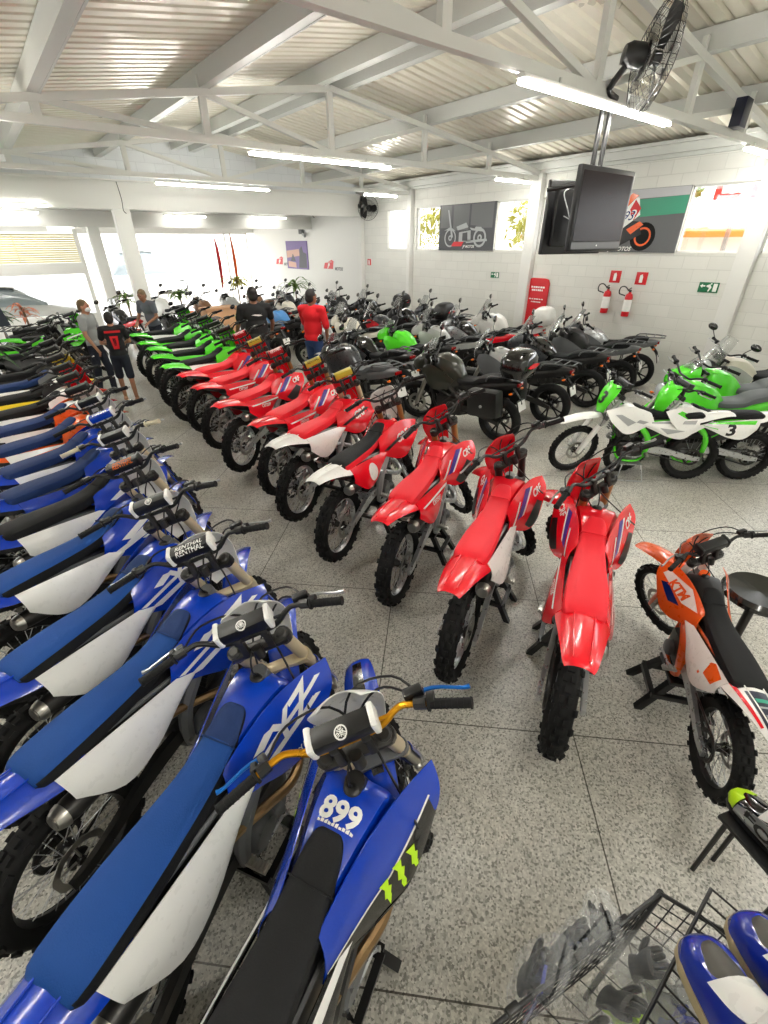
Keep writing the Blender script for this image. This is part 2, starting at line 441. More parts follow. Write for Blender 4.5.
BARP = [(.322, 0, 1.185), (.322, .07, 1.185), (.32, .125, 1.20), (.315, .185, 1.245), (.298, .235, 1.256), (.225, .405, 1.248)]
def g_bar():
    P = [(x, -y, z) for x, y, z in reversed(BARP[1:])] + BARP
    return MB().tube(P, [.0112] * 3 + [.0128] * 5 + [.0112] * 3, 9, k=3)
def g_crossbar(): return MB().tube([(.317, -.155, 1.228), (.317, .155, 1.228)], .0065, 8)
def g_pad():
    mb = MB().box((.312, 0, 1.250), (.075, .235, .066), (0, -.3, 0), b=.02)
    for s in (-1, 1): mb.box((.312, .106 * s, 1.251), (.083, .024, .074), (0, -.3, 0), 1, b=.02)
    return mb
def g_grip(s):
    a, b = Vector((.277, .283 * s, 1.254)), Vector((.223, .410 * s, 1.248))
    mb = MB().tube([a, a.lerp(b, .05), a.lerp(b, .07), a.lerp(b, .95), a.lerp(b, .96), b], [.024, .024, .0165, .0165, .0195, .0185], 10)
    for k in range(6): mb.tube([a.lerp(b, .15 + .13 * k), a.lerp(b, .17 + .13 * k)], .0178, 10)
    return mb
def g_perch(s):
    c = Vector((.29, .262 * s, 1.256)); mb = MB().tube([c + Vector((.008, -.018 * s, 0)), c + Vector((-.008, .018 * s, 0))], .021, 8)
    mb.box(c + Vector((.03, .004 * s, -.006)), (.05, .028, .026), (0, 0, .4 * s), b=.006)
    if s < 0: mb.box(c + Vector((.035, .012, .016)), (.035, .065, .03), b=.008); mb.tube([c + Vector((0, -.022, 0)), c + Vector((-.006, -.045, -.002))], .026, 10)
    else: mb.box(c + Vector((.01, .03, .0)), (.035, .02, .035), b=.006)
    return mb
def g_lever(s):
    return MB().tube([(.32, .262 * s, 1.25), (.335, .29 * s, 1.25), (.325, .34 * s, 1.245), (.295, .40 * s, 1.24), (.288, .425 * s, 1.242)], [.007, .0075, .0062, .006, .0085], 7, k=2)
def g_cables():
    mb = MB()
    for P in ([(.32, .255, 1.25), (.40, .18, 1.27), (.47, .05, 1.20), (.42, -.03, 1.05), (.33, -.06, .93), (.2, -.09, .8)],
              [(.31, -.27, 1.255), (.41, -.2, 1.285), (.48, -.04, 1.22), (.42, .05, 1.06), (.33, .07, .92), (.15, .1, .8)],
              [(.33, -.25, 1.25), (.43, -.16, 1.23), (.50, -.06, 1.12), (.50, .08, .95), (.56, .13, .72), (.70, .125, .42)]):
        mb.tube(P, .0048, 5, k=4)
    return mb
def g_tankcap():
    mb = MB().lathe([(.032, -.01), (.032, .01), (.024, .018), (.01, .02)], 16, 'z', (.275, 0, .978))
    return mb.tube([(.275, 0, .995), (.255, .0, 1.04), (.27, .01, 1.09), (.30, .012, 1.13)], .0042, 5, k=3)
def g_peg(s):
    mb = MB().box((-.13, .165 * s, .372), (.04, .10, .022), b=.004)
    for k in range(5): mb.box((-.13, (.13 + .018 * k) * s, .388), (.04, .006, .012))
    mb.tube([(-.13, .08 * s, .36), (-.13, .13 * s, .37)], .016, 7)
    return mb
def g_pedal(s):
    return MB().tube([(-.10, .11 * s, .34), (-.02, .14 * s, .325), (.08, .15 * s, .335), (.10, .175 * s, .345)], [.01, .009, .009, .011], 6, k=2)
def g_caliper(): return MB().box((.665, .062, .395), (.05, .04, .10), (0, .5, 0), b=.01)
STEERED = ('front_wheel', 'front_fender', 'number_plate', 'headlight_cowl', 'fork_tube', 'fork_slider', 'fork_guard', 'fork_clamp', 'handlebar', 'crossbar_pad', 'crossbar', 'grip', 'lever', 'control_perch', 'cable')
def wheels_mx(r, sm, rimc, detail, hubc='dark_steel', knob=True, disc='steel'):
    fw = part(r, 'front_wheel', 'front_tyre', g_knob_tyre(.345, .042, .272, 44), 'rubber', sm @ T(*FAX))
    rw = part(r, 'rear_wheel', 'rear_tyre', g_knob_tyre(.335, .058, .245, 40), 'rubber', T(*RAX))
    for w, q, wd in ((fw, .268, .02), (rw, .241, .028)):
        part(w, 'rim', 'rim%g' % q, g_rim(q, wd), rimc)
        if detail:
            part(w, 'spokes', 'spokes%g' % q, g_spokes(q - .008, .042, .028), 'silver')
        part(w, 'hub', 'hub%g' % wd, g_hub(.045, .04 if wd < .025 else .05), hubc)
    part(fw, 'brake_disc', 'front_disc', g_disc(.13, .095, .048), disc)
    part(rw, 'brake_disc', 'rear_disc', g_disc(.118, .085, -.06), disc)
    part(rw, 'sprocket', 'sprocket', g_disc(.108, .08, .075, 46), 'dark_steel')
def mx_bike(style, label, cat, group, x, y, psi, steer=45, lean=0, lift=0, scale=1, detail=2, name='motocross_bike'):
    S = dict(body='blue', shroud=None, seat=('seat_blue', 'seat_black', 'seat_navy'), rear=None, side='white', front=None, plate='white', fork='champagne', guard=None, bar='black', pad=('black', 'white'),
             padtext=None, frame='dark_steel', rim='black', muffler='dark_steel', lever='silver', grip='grip', under='black', cowl=False, airbox='black', header='header', engine='dark_steel', clamp='dark_steel', art=None, arm='dark_steel', hub='dark_steel')
    S.update(style)
    for k in ('shroud', 'rear', 'front'): S[k] = S[k] or S['body']
    S['guard'] = S['guard'] or S['front']
    root = thing(name, label, cat, T(x, y, lift) @ RZ(math.radians(psi)) @ RX(math.radians(-lean)) @ S4(scale), group)
    sm = steer_mx(math.radians(steer)); P = lambda n, k, f, m, st=False: part(root, n, k, f, m, sm if st else None)
    wheels_mx(root, sm, S['rim'], detail, S['hub'])
    P('frame', 'mx_frame', g_frame, S['frame']); P('engine', 'mx_engine', g_engine, S['engine']); P('clutch_cover', 'mx_clutch', g_clutch, 'grey'); P('ignition_cover', 'mx_ignition', g_ignition, 'grey')
    for s in (-1, 1): P('radiator', 'mx_radiator%d' % s, g_radiator(s), 'dark_steel')
    P('exhaust_pipe', 'mx_header', g_header, S['header']); P('muffler', 'mx_muffler', g_muffler, (S['muffler'], 'steel', 'black'))
    P('swingarm', 'mx_swingarm', g_swingarm, S['arm']); P('chain', 'mx_chain', g_chain, 'dark_steel'); P('shock_absorber', 'mx_shock', g_shock, ('steel', 'black'))
    P('airbox', 'mx_airbox', g_airbox, S['airbox']); P('tail_underside', 'mx_under', g_tailunder, S['under'])
    P('fuel_tank', 'mx_tank', g_tank, S['body']); P('tank_cap', 'mx_cap', g_tankcap, 'black')
    for s in (-1, 1):
        sh = P('radiator_shroud', 'mx_shroud%d' % s, g_shroud(s), S['shroud']); sp = P('side_panel', 'mx_side%d' % s, g_sidepanel(s), S['side'])
        if S['art']:
            a = S['art'](s)
            for tgt, o, k in ((a.get('shroud'), sh, 'mx_shroud%d' % s), (a.get('side'), sp, 'mx_side%d' % s)):
                if tgt:
                    key = 'graphics|%s%s%d' % (style['name'], k, s)
                    ob('graphics', mesh_for(key, lambda tgt=tgt, k=k: lay(tgt[0], k, lambda u, v: ((u, .6 * s, v), (0, -s, 0))), tgt[1]), o)
    if S.get('top_art'):
        tk = [o for o in root.children if o.name.startswith('fuel_tank')][0]; sets, mm = S['top_art']()
        ob('number', mesh_for('number|' + style['name'], lambda: lay(sets, 'mx_tank', lambda u, v: ((v, -u, 1.3), (0, 0, -1)), .02), mm), tk)
    st = P('seat', 'mx_seat', g_seat, S['seat']); rf = P('rear_fender', 'mx_rearfender', g_rearfender, S['rear'])
    part(rf, 'ridges', 'mx_ridges', g_tailridge, S['rear'])
    if S.get('tail_art'):
        sets, mm = S['tail_art'](); ob('tail_graphics', mesh_for('tail_graphics|' + style['name'], lambda: lay(sets, 'mx_rearfender', lambda u, v: ((v, -u, 1.3), (0, 0, -1)), .03, .003), mm), rf)
    ff = P('front_fender', 'mx_frontfender', g_frontfender, S['front'], True)
    if S.get('fender_stripe'): ob('stripe', mesh_for('fender_stripe', lambda: lay([(*poly2([(-.022, .42), (.022, .42), (.028, .75), (.022, 1.02), (-.022, 1.02), (-.028, .75)]), 0)], 'mx_frontfender', lambda u, v: ((v, -u, 1.3), (0, 0, -1)), .03), S['fender_stripe']), ff)
    if S['cowl']: P('headlight_cowl', 'mx_cowl', g_cowl, (S['plate'], 'lens'), True)
    else:
        npl = P('number_plate', 'mx_plate', g_plate, S['plate'], True)
        if S.get('plate_text'): ob('number', mesh_for('plate_number|' + S['plate_text'], lambda: lay([(*text_polys(S['plate_text'], .15, .1, .05), 0)], 'mx_plate', lambda u, v: ((1.2, u, 1.09 + v), (-1, 0, 0)), .03), 'black'), npl)
    for s in (-1, 1):
        y_ = .105 * s
        P('fork_tube', 'mx_fo%d' % s, g_forkouter(y_), S['fork'], True); P('fork_slider', 'mx_fi%d' % s, g_forkinner(y_), 'steel', True); P('fork_guard', 'mx_fg%d' % s, g_forkguard(y_), S['guard'], True)
        P('grip', 'mx_grip%d' % s, lambda: g_grip(s), S['grip'], True); P('lever', 'mx_lever%d' % s, lambda: g_lever(s), S['lever'], True); P('control_perch', 'mx_perch%d' % s, lambda: g_perch(s), 'black', True)
        P('footpeg', 'mx_peg%d' % s, lambda: g_peg(s), 'steel'); P('foot_pedal', 'mx_pedal%d' % s, lambda: g_pedal(s), 'silver')
    P('fork_clamp', 'mx_clamp_low', g_clamp(.56, .05, 0), S.get('clamp_low', 'grey'), True); P('fork_clamp', 'mx_clamp_top', g_clamp(.845, .04, 1), S['clamp'], True)
    hb = P('handlebar', 'mx_bar', g_bar, S['bar'], True)
    P('crossbar', 'mx_crossbar', g_crossbar, S['bar'], True)
    if S['pad']:
        pd = P('crossbar_pad', 'mx_pad', g_pad, S['pad'], True)
        if S['padtext']: pad_text(pd, *S['padtext'])
    P('cable', 'mx_cables', g_cables, 'black', True); P('brake_caliper', 'mx_caliper', g_caliper, 'grey', True)
    return root
def fork_emblem():
    """ring holding three crossed forks"""
    sets = []
    ring = [(.0215 * math.cos(a * PI / 16), .0215 * math.sin(a * PI / 16)) for a in range(32)]
    inn = [(.017 * math.cos(a * PI / 16), .017 * math.sin(a * PI / 16)) for a in range(32)]
    V = [Vector(p) for p in ring + inn]; sets.append((V, [(i, (i + 1) % 32, 32 + (i + 1) % 32, 32 + i) for i in range(32)], 0))
    for k in range(3):
        a = PI / 2 + k * 2 * PI / 3; R2 = Matrix.Rotation(a - PI / 2, 2)
        for P in ([(-.0014, -.013), (.0014, -.013), (.0014, .009), (-.0014, .009)], [(-.006, .008), (-.0036, .008), (-.0036, .018), (-.006, .018)], [(.0036, .008), (.006, .008), (.006, .018), (.0036, .018)], [(-.0012, .008), (.0012, .008), (.0012, .018), (-.0012, .018)], [(-.006, .0065), (.006, .0065), (.006, .009), (-.006, .009)]):
            V, F = poly2([tuple(R2 @ Vector(p)) for p in P]); sets.append((V, F, 0))
    return sets
def pad_text(pd, txt, color, h=.024):
    def frame(u, v):   # reads from the seat: u to the rider's right, v upward/forward over the pad
        c = Vector((.312, 0, 1.250)); up = Vector((.72, 0, .69)); out = Vector((-.69, 0, .72))
        return c + Vector((0, -1, 0)) * u + up * v + out * .12, -out
    def build():
        if txt == '*': sets = fork_emblem()
        else:
            V, F = text_polys(txt, h, .18, .02); w = max(p.x for p in V) - min(p.x for p in V); k = min(1, .172 / w)
            sets = [([Vector((p.x * k, p.y + (h * .62 if txt == 'RENTHAL' else 0))) for p in V], F, 0)]
            if txt == 'RENTHAL': sets.append(([Vector((p.x * k, p.y - h * .62)) for p in V], F, 0))
        return lay(sets, 'mx_pad', frame, .02)
    ob('lettering', mesh_for('pad_lettering|' + txt, build, color), pd)
# ------------------------------------------------------------------ graphics of each make, drawn in the side plane (x, z)
def Q(*P): V, F = poly2(P); return V, F
def flat(sets): return [(V, F, m) for V, F, m in sets]
def txt(t, h, at, ang=0, shear=.2, bold=.03, s=-1, mi=0, sx=1):
    V, F = text_polys(t, h, shear, bold); c, n = math.cos(ang), math.sin(ang); out = []
    for p in V:
        u, v = p.x * sx * (1 if s < 0 else -1), p.y
        u, v = c * u - n * v, n * u + c * v
        out.append(Vector((at[0] + u, at[1] + v)))
    return out, F, mi
def strokes(L, mi=0): return [(*Q(*P), mi) for P in L]
def art_yz(s):
    a = .42
    w = strokes([[(-.09, .80), (.40, .935), (.43, .925), (-.06, .79)], [(-.06, .765), (.36, .875), (.385, .865), (.02, .755)],
                 [(.02, .865), (.10, .905), (.16, .90), (.07, .855)]])
    return dict(shroud=([txt('YZ', .11, (.215, .875), .30, .3, .035, s, 0, 1.25)] + w + [txt('YAMAHA', .026, (.26, .735), .32, .1, .02, s)], ('white',)))
def art_yz2(s):
    w = strokes([[(.0, .84), (.24, .955), (.30, .952), (.06, .825)], [(.02, .81), (.28, .925), (.33, .915), (.07, .80)], [(-.08, .78), (.36, .90), (.39, .885), (-.02, .765)], [(.12, .80), (.34, .865), (.36, .85), (.16, .785)]])
    return dict(shroud=(w + [txt('YAMAHA', .024, (.24, .735), .32, .1, .02, s)], ('white',)))
def claw(at, h):
    """three ragged vertical scratches"""
    out = []
    for k, (dx, t, b) in enumerate(((-.42, .46, -.34), (0, .5, -.5), (.42, .46, -.36))):
        P = [(dx - .15, t), (dx + .11, t - .05), (dx + .06, t - .25), (dx + .13, t - .32), (dx + .05, t - .55), (dx + .08, b + .26), (dx - .02, b - .06), (dx - .07, b + .3), (dx - .03, t - .58), (dx - .12, t - .5), (dx - .06, t - .24)]
        out.append([(at[0] + x * h, at[1] + y * h) for x, y in P])
    return out
def art_899(s):
    blk = strokes([[(-.12, .80), (.16, .80), (.40, .885), (.40, .80), (.22, .64), (.10, .63), (-.02, .70), (-.13, .77)]], 0)
    wl = strokes([[(-.12, .806), (.16, .806), (.405, .893), (.41, .885), (.165, .797), (-.12, .797)]], 1)
    cl = strokes(claw((.20, .745), .15), 2)
    return dict(shroud=(blk + wl + cl, ('gloss_black', 'white', 'glow_lime')), side=(strokes([[(-.64, .84), (-.1, .79), (.06, .78), (.06, .77), (-.2, .77), (-.62, .81)]], 1), ('gloss_black', 'white', 'glow_lime')))
def art_crf(s):
    a = strokes([[(.0, .80), (.09, .80), (.27, .945), (.20, .955)], ], 1) + strokes([[(.07, .80), (.10, .80), (.29, .945), (.265, .948)], [(-.08, .79), (-.05, .785), (.10, .90), (.08, .905)]], 0)
    k = strokes([[(.10, .72), (.16, .67), (.25, .67), (.36, .80), (.30, .84)]], 2)
    return dict(shroud=(a + k + [txt('CRF', .052, (.325, .898), .12, .25, .05, s)], ('white', 'purple', 'black')), side=([txt('CRF250F', .034, (-.34, .745), -.12, .25, .03, s)] + strokes([[(-.60, .80), (-.05, .765), (-.05, .75), (-.58, .785)]]), ('white',)))
def art_crf2(s):
    return dict(shroud=([txt('CRF', .07, (.22, .86), .2, .3, .05, s)] + strokes([[(-.06, .80), (.34, .90), (.37, .885), (.0, .785)]], 1), ('white', 'black')),
                side=([(*Q(*[(-.36 + .075 * math.cos(t * PI / 10), .725 + .075 * math.sin(t * PI / 10)) for t in range(20)]), 0)], ('white',)))
def art_kx(s):
    return dict(shroud=([txt('KX', .085, (.21, .84), .22, .3, .05, s, 0, 1.2)] + strokes([[(-.06, .80), (.34, .90), (.37, .885), (.0, .785)]], 1), ('black', 'white')), side=([txt('KX', .05, (-.36, .75), -.1, .25, .04, s)], ('black',)))
def art_ktm(s):
    return dict(shroud=(strokes([[(-.05, .875), (.12, .955), (.38, .93), (.40, .88), (.1, .83)]], 1) + strokes([[(.10, .80), (.3, .86), (.36, .83), (.2, .76)]], 2) + [txt('KTM', .07, (.20, .885), .05, .25, .06, s)], ('orange', 'white', 'deep_blue')),
                side=(strokes([[(-.62, .84), (-.46, .85), (-.5, .75), (-.6, .76)]], 0), ('orange', 'white')))
def art_ktm2(s):
    return dict(shroud=([txt('KTM', .075, (.20, .85), .2, .25, .06, s)], ('white',)), side=(strokes([[(-.60, .80), (.0, .79), (.0, .76), (-.5, .745)]], 0), ('orange',)))
def art_three(s):
    return dict(shroud=(strokes([[(.12, .87), (.30, .945), (.36, .92), (.18, .83)], [(-.06, .80), (.2, .86), (.24, .84), (.0, .775)]], 0), ('green', 'black')), side=([txt('3', .13, (-.33, .73), -.1, .15, .05, s, 1, 1.3)] + strokes([[(-.62, .845), (.02, .795), (.04, .78), (-.60, .80)]], 0), ('green', 'black')))
def art_pit(s):
    return dict(shroud=(strokes([[(.10, .80), (.30, .90), (.38, .90), (.2, .76)], [(-.06, .80), (.06, .83), (.1, .80), (.0, .775)]], 0), ('light_grey',)), side=(strokes([[(-.62, .845), (-.1, .80), (-.1, .785), (-.60, .80)], [(-.5, .72), (-.2, .74), (-.3, .67)]], 0), ('light_grey',)))
def art_swift(s):
    return dict(shroud=(strokes([[(.02, .82), (.3, .93), (.36, .9), (.08, .79)]], 0), ('red', 'black')), side=([txt('250', .07, (-.34, .735), -.1, .2, .04, s, 1)], ('red', 'black')))
def art_stripe(s):
    return dict(shroud=(strokes([[(-.06, .82), (.32, .93), (.38, .9), (.0, .79)]], 0), ('yellow',)), side=(strokes([[(-.62, .85), (.0, .80), (.0, .775), (-.60, .80)]], 0), ('yellow',)))
def top_899(): return [txt('899', .068, (0, .195), 0, 0, .05, -1, 0, 1.0)] + strokes([[(-.062 + .0128 * k, .146), (-.052 + .0128 * k, .146), (-.052 + .0128 * k, .153 + .003 * (k % 3)), (-.062 + .0128 * k, .153 + .003 * (k % 2))] for k in range(10)]), ('white',)
def tail_ktm(): return strokes([[(-.06, -.74), (.06, -.74), (.05, -1.03), (-.05, -1.03)]], 0) + strokes([[(-.035, -.80), (.035, -.80), (.034, -.83), (-.034, -.83)]], 1) + strokes([[(-.035, -.86), (.03, -.86), (.03, -.875), (-.035, -.875)], [(-.03, -.92), (.03, -.92), (.03, -.94), (-.03, -.94)], [(-.03, -.985), (.03, -.985), (.03, -.998), (-.03, -.998)]], 2) + strokes([[(-.10, -.66), (-.085, -.66), (-.06, -1.0), (-.072, -1.0)], [(.10, -.66), (.085, -.66), (.06, -1.0), (.072, -1.0)]], 3), ('navy_art', 'poster_teal_art', 'light_grey', 'red')
mat('navy_art', (34, 36, 56), rough=.3); mat('poster_teal_art', (50, 160, 130), rough=.3)
YZ = dict(frame='grey', clamp_low='champagne', name='yz', art=art_yz, pad=('black', 'white'), padtext=('*', 'white'))
YZR = dict(YZ, name='yzr', pad=('black', 'white'), padtext=('RENTHAL', 'white'))
YZG = dict(YZ, name='yzg', art=art_yz2, pad=('black', 'black'), padtext=('RENTHAL', 'amber'))
YZB = dict(YZ, name='yzb', art=art_yz2, pad=('blue', 'white'), padtext=('YAMAHA', 'white'), side='blue', seat=('seat_navy',) * 3)
YZK = dict(YZ, name='yzk', art=art_yz2, pad=('black', 'white'), padtext=None, seat=('seat_black',) * 3, grip='white_grip')
YZN = dict(YZ, name='yzn', art=art_yz2, pad=('black', 'white'), padtext=None, seat=('seat_navy',) * 3)
Y899 = dict(fender_stripe='gloss_black', name='y899', art=art_899, top_art=top_899, seat=('seat_black',) * 3, side='gloss_black', bar='gold', lever='lever_blue', pad=('black', 'white'), padtext=('*', 'white'), under='black', frame='black', header='header', front='blue', rear='gloss_black')
RED = dict(body='red', seat=('seat_red',) * 3, side='red', front='red', plate='red', fork='bronze', rim='silver', pad=None, frame='light_grey', guard='black', engine='dark_steel', muffler='dark_steel', arm='silver', bar='black', hub='dark_steel', header='silver')
CRF = dict(RED, name='crf', art=art_crf)
CRFW = dict(RED, name='crfw', art=art_crf, side='white', fork='dark_steel')
CRFB = dict(RED, name='crfb', art=art_crf2, seat=('seat_black', 'seat_red', 'seat_black'), rear='white', side='red', fork='bronze', plate='white')
CRFT = dict(RED, name='crft', art=art_crf2, rear='white', side='white', fork='champagne', pad=('pad_gold', 'black'))
mat('pad_gold', (196, 176, 52), rough=.5)
CRFY = dict(RED, name='crfy', art=art_crf, fork='bronze', pad=('pad_gold', 'black'), padtext=('RENTHAL', 'black'), side='red')
CRFR = dict(RED, name='crfr', art=art_crf, fork='bronze', pad=('dark_red', 'black'), padtext=('RENTHAL', 'white'), side='red')
KX = dict(name='kx', body='green', art=art_kx, seat=('seat_black',) * 3, side='white', rear='green', front='green', plate='green', fork='dark_steel', frame='dark_steel', pad=('black', 'black'), rim='black', guard='black')
KXW = dict(KX, name='kxw', side='green', plate='white')
KTM = dict(name='ktm', body='black', shroud='orange', art=art_ktm, tail_art=tail_ktm, seat=('seat_black',) * 3, side='white', rear='white', front='orange', plate='orange', fork='white', frame='orange', pad=('black', 'black'), bar='black', rim='black', guard='orange', arm='silver', header='steel')
KTMW = dict(name='ktmw', body='orange', art=art_ktm2, seat=('seat_navy',) * 3, side='white', rear='orange', front='orange', plate='white', fork='champagne', frame='orange', pad=('black', 'black'), guard='white')
WHT = dict(name='wht', body='white', art=art_swift, seat=('seat_black',) * 3, side='white', rear='white', front='red', plate='red', fork='champagne', pad=('black', 'black'), guard='white')
YEL = dict(name='yel', body='white', shroud='black', art=art_stripe, seat=('seat_black',) * 3, side='yellow', rear='white', front='yellow', plate='yellow', fork='champagne', pad=('black', 'black'), guard='yellow')
GRY = dict(name='gry', body='grey', art=art_swift, seat=('seat_navy',) * 3, side='white', rear='grey', front='deep_blue', plate='white', fork='champagne', pad=('black', 'black'), guard='black')
BLK = dict(name='blk', body='gloss_black', art=art_swift, seat=('seat_black',) * 3, side='black', rear='black', front='black', plate='black', fork='dark_steel', pad=('black', 'black'), guard='black')
PIT = dict(name='pit', plate_text='3', body='white', art=art_pit, seat=('seat_black',) * 3, side='white', rear='white', front='white', plate='green', fork='silver', rim='black', pad=('black', 'black'), guard='white', frame='green', arm='silver', header='silver', muffler='silver')
# ------------------------------------------------------------------ road motorcycles; same axes as the motocross bike
RK = math.radians(25)
def sfk(F, t, y=0, dx=0): return (F[0] - math.sin(RK) * t + dx, y, F[2] + math.cos(RK) * t)
def s_tank(a): return lambda: MB().loft(rings([(-.13, .07, .83, .72), (-.03, .125, .93 + a, .67), (.10, .165, 1.005 + a, .64), (.22, .165, 1.03 + a, .65), (.31, .13, 1.01 + a, .70), (.36, .07, .96 + a, .76)]))
def s_tankcap(a): return lambda: MB().lathe([(.045, -.01), (.045, .006), (.03, .012), (.0, .012)], 16, 'z', (.19, 0, 1.028 + a))
def s_seat(): 
    return MB().loft(rings([(-.80, .07, .925, .87), (-.72, .115, .935, .855), (-.55, .13, .92, .84), (-.42, .13, .885, .80), (-.34, .135, .835, .765), (-.15, .125, .815, .745), (-.02, .09, .84, .76), (.02, .06, .86, .80)]))
def s_tail(): return MB().loft(rings([(-.97, .045, .885, .83), (-.86, .085, .892, .79), (-.70, .115, .875, .745), (-.45, .13, .82, .69), (-.22, .12, .77, .66), (-.08, .09, .74, .68)]))
def s_taillight(): return MB().box((-.975, 0, .855), (.03, .12, .045), b=.01)
def s_hugger():
    mb = MB().tube([(-.86, 0, .80), (-.98, 0, .68), (-1.02, 0, .60)], [.03, .025, .02], 6); return mb.box((-1.02, 0, .585), (.012, .19, .15), (0, .3, 0), b=.004)
def s_plate(): return MB().box((-1.032, 0, .585), (.006, .17, .125), (0, .3, 0))
def s_engine():
    mb = MB().box((.06, 0, .40), (.44, .28, .26), b=.05); mb.box((-.10, 0, .46), (.22, .24, .2), b=.05)
    for k in range(6): mb.box((.15 + .013 * k, 0, .53 + .022 * k), (.18, .22, .012), (0, -.5, 0), b=.003)
    mb.box((.18, 0, .61), (.14, .20, .18), (0, -.5, 0), b=.02); mb.box((.235, 0, .70), (.15, .22, .07), (0, -.5, 0), b=.02)
    for s in (-1, 1): mb.lathe([(0, .165 * s), (.07, .163 * s), (.085, .15 * s), (.09, .13 * s)], 20, 'y', (.0, 0, .39))
    return mb
def s_rad(): 
    mb = MB().box((.36, 0, .62), (.04, .30, .24), (0, .25, 0), b=.006)
    for k in range(10): mb.box((.383 - .006 * (k - 5), 0, .53 + .021 * k), (.008, .28, .006))
    return mb
def s_pipes():
    mb = MB()
    for s in (-1, 1): mb.tube([(.26, .05 * s, .63), (.36, .06 * s, .55), (.38, .06 * s, .40), (.28, .05 * s, .26), (.1, .02 * s, .225), (-.1, -.06, .25), (-.25, -.12, .30)], .02, 8, k=3)
    return mb
def s_muffler():
    d = Vector((-.9, -.10, .42)).normalized(); o = Vector((-.24, -.13, .29)); mb = MB()
    mb.tube([o + d * t for t in (0, .08, .12, .50, .54)], [.03, .055, .068, .072, .06], 14); mb.tube([o + d * t for t in (.53, .56, .565, .55)], [.06, .05, .035, .033], 14, 1, cap=False)
    return mb
def s_frame():
    mb = MB()
    for s in (-1, 1):
        mb.tube([(.36, .03 * s, .92), (.2, .13 * s, .78), (-.02, .145 * s, .64), (-.14, .13 * s, .5), (-.16, .11 * s, .36)], [.028, .03, .03, .03, .028], 7, k=3)
        mb.tube([(.34, .03 * s, .80), (.22, .14 * s, .62), (.0, .15 * s, .55)], .016, 6); mb.tube([(.2, .13 * s, .78), (.22, .14 * s, .62), (.05, .15 * s, .68)], .014, 6)
        mb.tube([(-.05, .12 * s, .68), (-.4, .11 * s, .74), (-.85, .07 * s, .83)], .015, 6); mb.tube([(-.14, .12 * s, .48), (-.45, .11 * s, .73)], .014, 6)
        mb.tube([(-.2, .14 * s, .36), (-.42, .16 * s, .45), (-.44, .15 * s, .72)], .011, 6)
    return mb.tube([(.405, 0, .80), (.355, 0, .98)], .04, 12)
def s_swing():
    mb = MB()
    for s in (-1, 1): mb.loft([[Vector((x, y * s + b * .018, z + a * h)) for a, b in ((-1, -1), (-1, 1), (1, 1), (1, -1))] for x, y, z, h in cr([(-.12, .1, .40, .04), (-.4, .12, .39, .04), (-.78, .135, .315, .026)], 4)])
    return mb.box((-.3, 0, .395), (.06, .22, .07), b=.012)
def s_side(s): return lambda: skin([(-.05, .15 * s, .78), (.15, .185 * s, .90), (.32, .20 * s, .96), (.47, .17 * s, .93)], [(.02, .16 * s, .68), (.18, .19 * s, .62), (.34, .205 * s, .64), (.50, .18 * s, .82)], 4, 4, .018 * s, .005 * s)
def s_fairing(s): return lambda: skin([(-.02, .15 * s, .72), (.2, .2 * s, .86), (.45, .19 * s, .98), (.70, .10 * s, .98), (.78, .04 * s, .92)], [(-.12, .13 * s, .28), (.15, .16 * s, .20), (.36, .17 * s, .30), (.55, .16 * s, .66), (.76, .05 * s, .80)], 4, 6, .025 * s, .006 * s)
def s_headlight(): 
    mb = MB().lathe([(0, -.10), (.06, -.085), (.098, -.03), (.108, .02), (.10, .04)], 20, 'x', (.565, 0, .91)); return mb.lathe([(.098, .04), (.07, .058), (0, .066)], 20, 'x', (.565, 0, .91), 1)
def s_nose():
    mb = MB().loft(rings([(.44, .13, 1.08, .90), (.56, .14, 1.06, .86), (.68, .11, 1.0, .84), (.76, .06, .93, .85)]))
    for s in (-1, 1): mb.box((.715, .045 * s, .93), (.05, .07, .05), (0, .55, .5 * s), 1, b=.012)
    return mb
def s_beak(): return arch([(.42, .80, .06, .03), (.58, .87, .08, .035), (.76, .89, .075, .03), (.93, .86, .055, .02), (1.04, .81, .03, .01)], 4, .006)
def s_fend(F): return lambda: MB().shell([[(F[0] + r * math.cos(a), u * .075, F[2] + r * math.sin(a)) for u, r in ((-1, F[2] - .02), (-.75, F[2] + .015), (0, F[2] + .03), (.75, F[2] + .015), (1, F[2] - .02))] for a in [math.radians(20 + 14 * k) for k in range(11)]], .005)
def s_screen(h): return lambda: MB().shell([[(.62 - .05 * u * u - (.10 + .3 * h) * t, u * (.15 - .05 * t), 1.03 + h * t - .03 * u * u) for u in (-1, -.6, -.2, .2, .6, 1)] for t in (0, .25, .5, .75, .93, 1)], .004)
def s_dash(): return MB().box((.475, 0, 1.06), (.05, .17, .10), (0, -.7, 0), b=.02)
def s_bar():
    P = [(.365, .0, 1.075), (.365, .08, 1.08), (.355, .16, 1.125), (.33, .22, 1.14), (.245, .38, 1.125)]
    return MB().tube([(x, -y, z) for x, y, z in reversed(P[1:])] + P, .0125, 8, k=3)
def s_grip(s):
    a, b = Vector((.305, .27 * s, 1.136)), Vector((.24, .395 * s, 1.125)); mb = MB().tube([a, a.lerp(b, .1), a.lerp(b, .9), a.lerp(b, .92), b], [.022, .0175, .0175, .022, .019], 9)
    return mb.box((.33, .235 * s, 1.14), (.05, .05, .05), (0, 0, .4 * s), b=.012)
def s_lever(s): return MB().tube([(.355, .25 * s, 1.135), (.365, .29 * s, 1.135), (.33, .36 * s, 1.13), (.315, .40 * s, 1.13)], [.008, .008, .006, .007], 6, k=2)
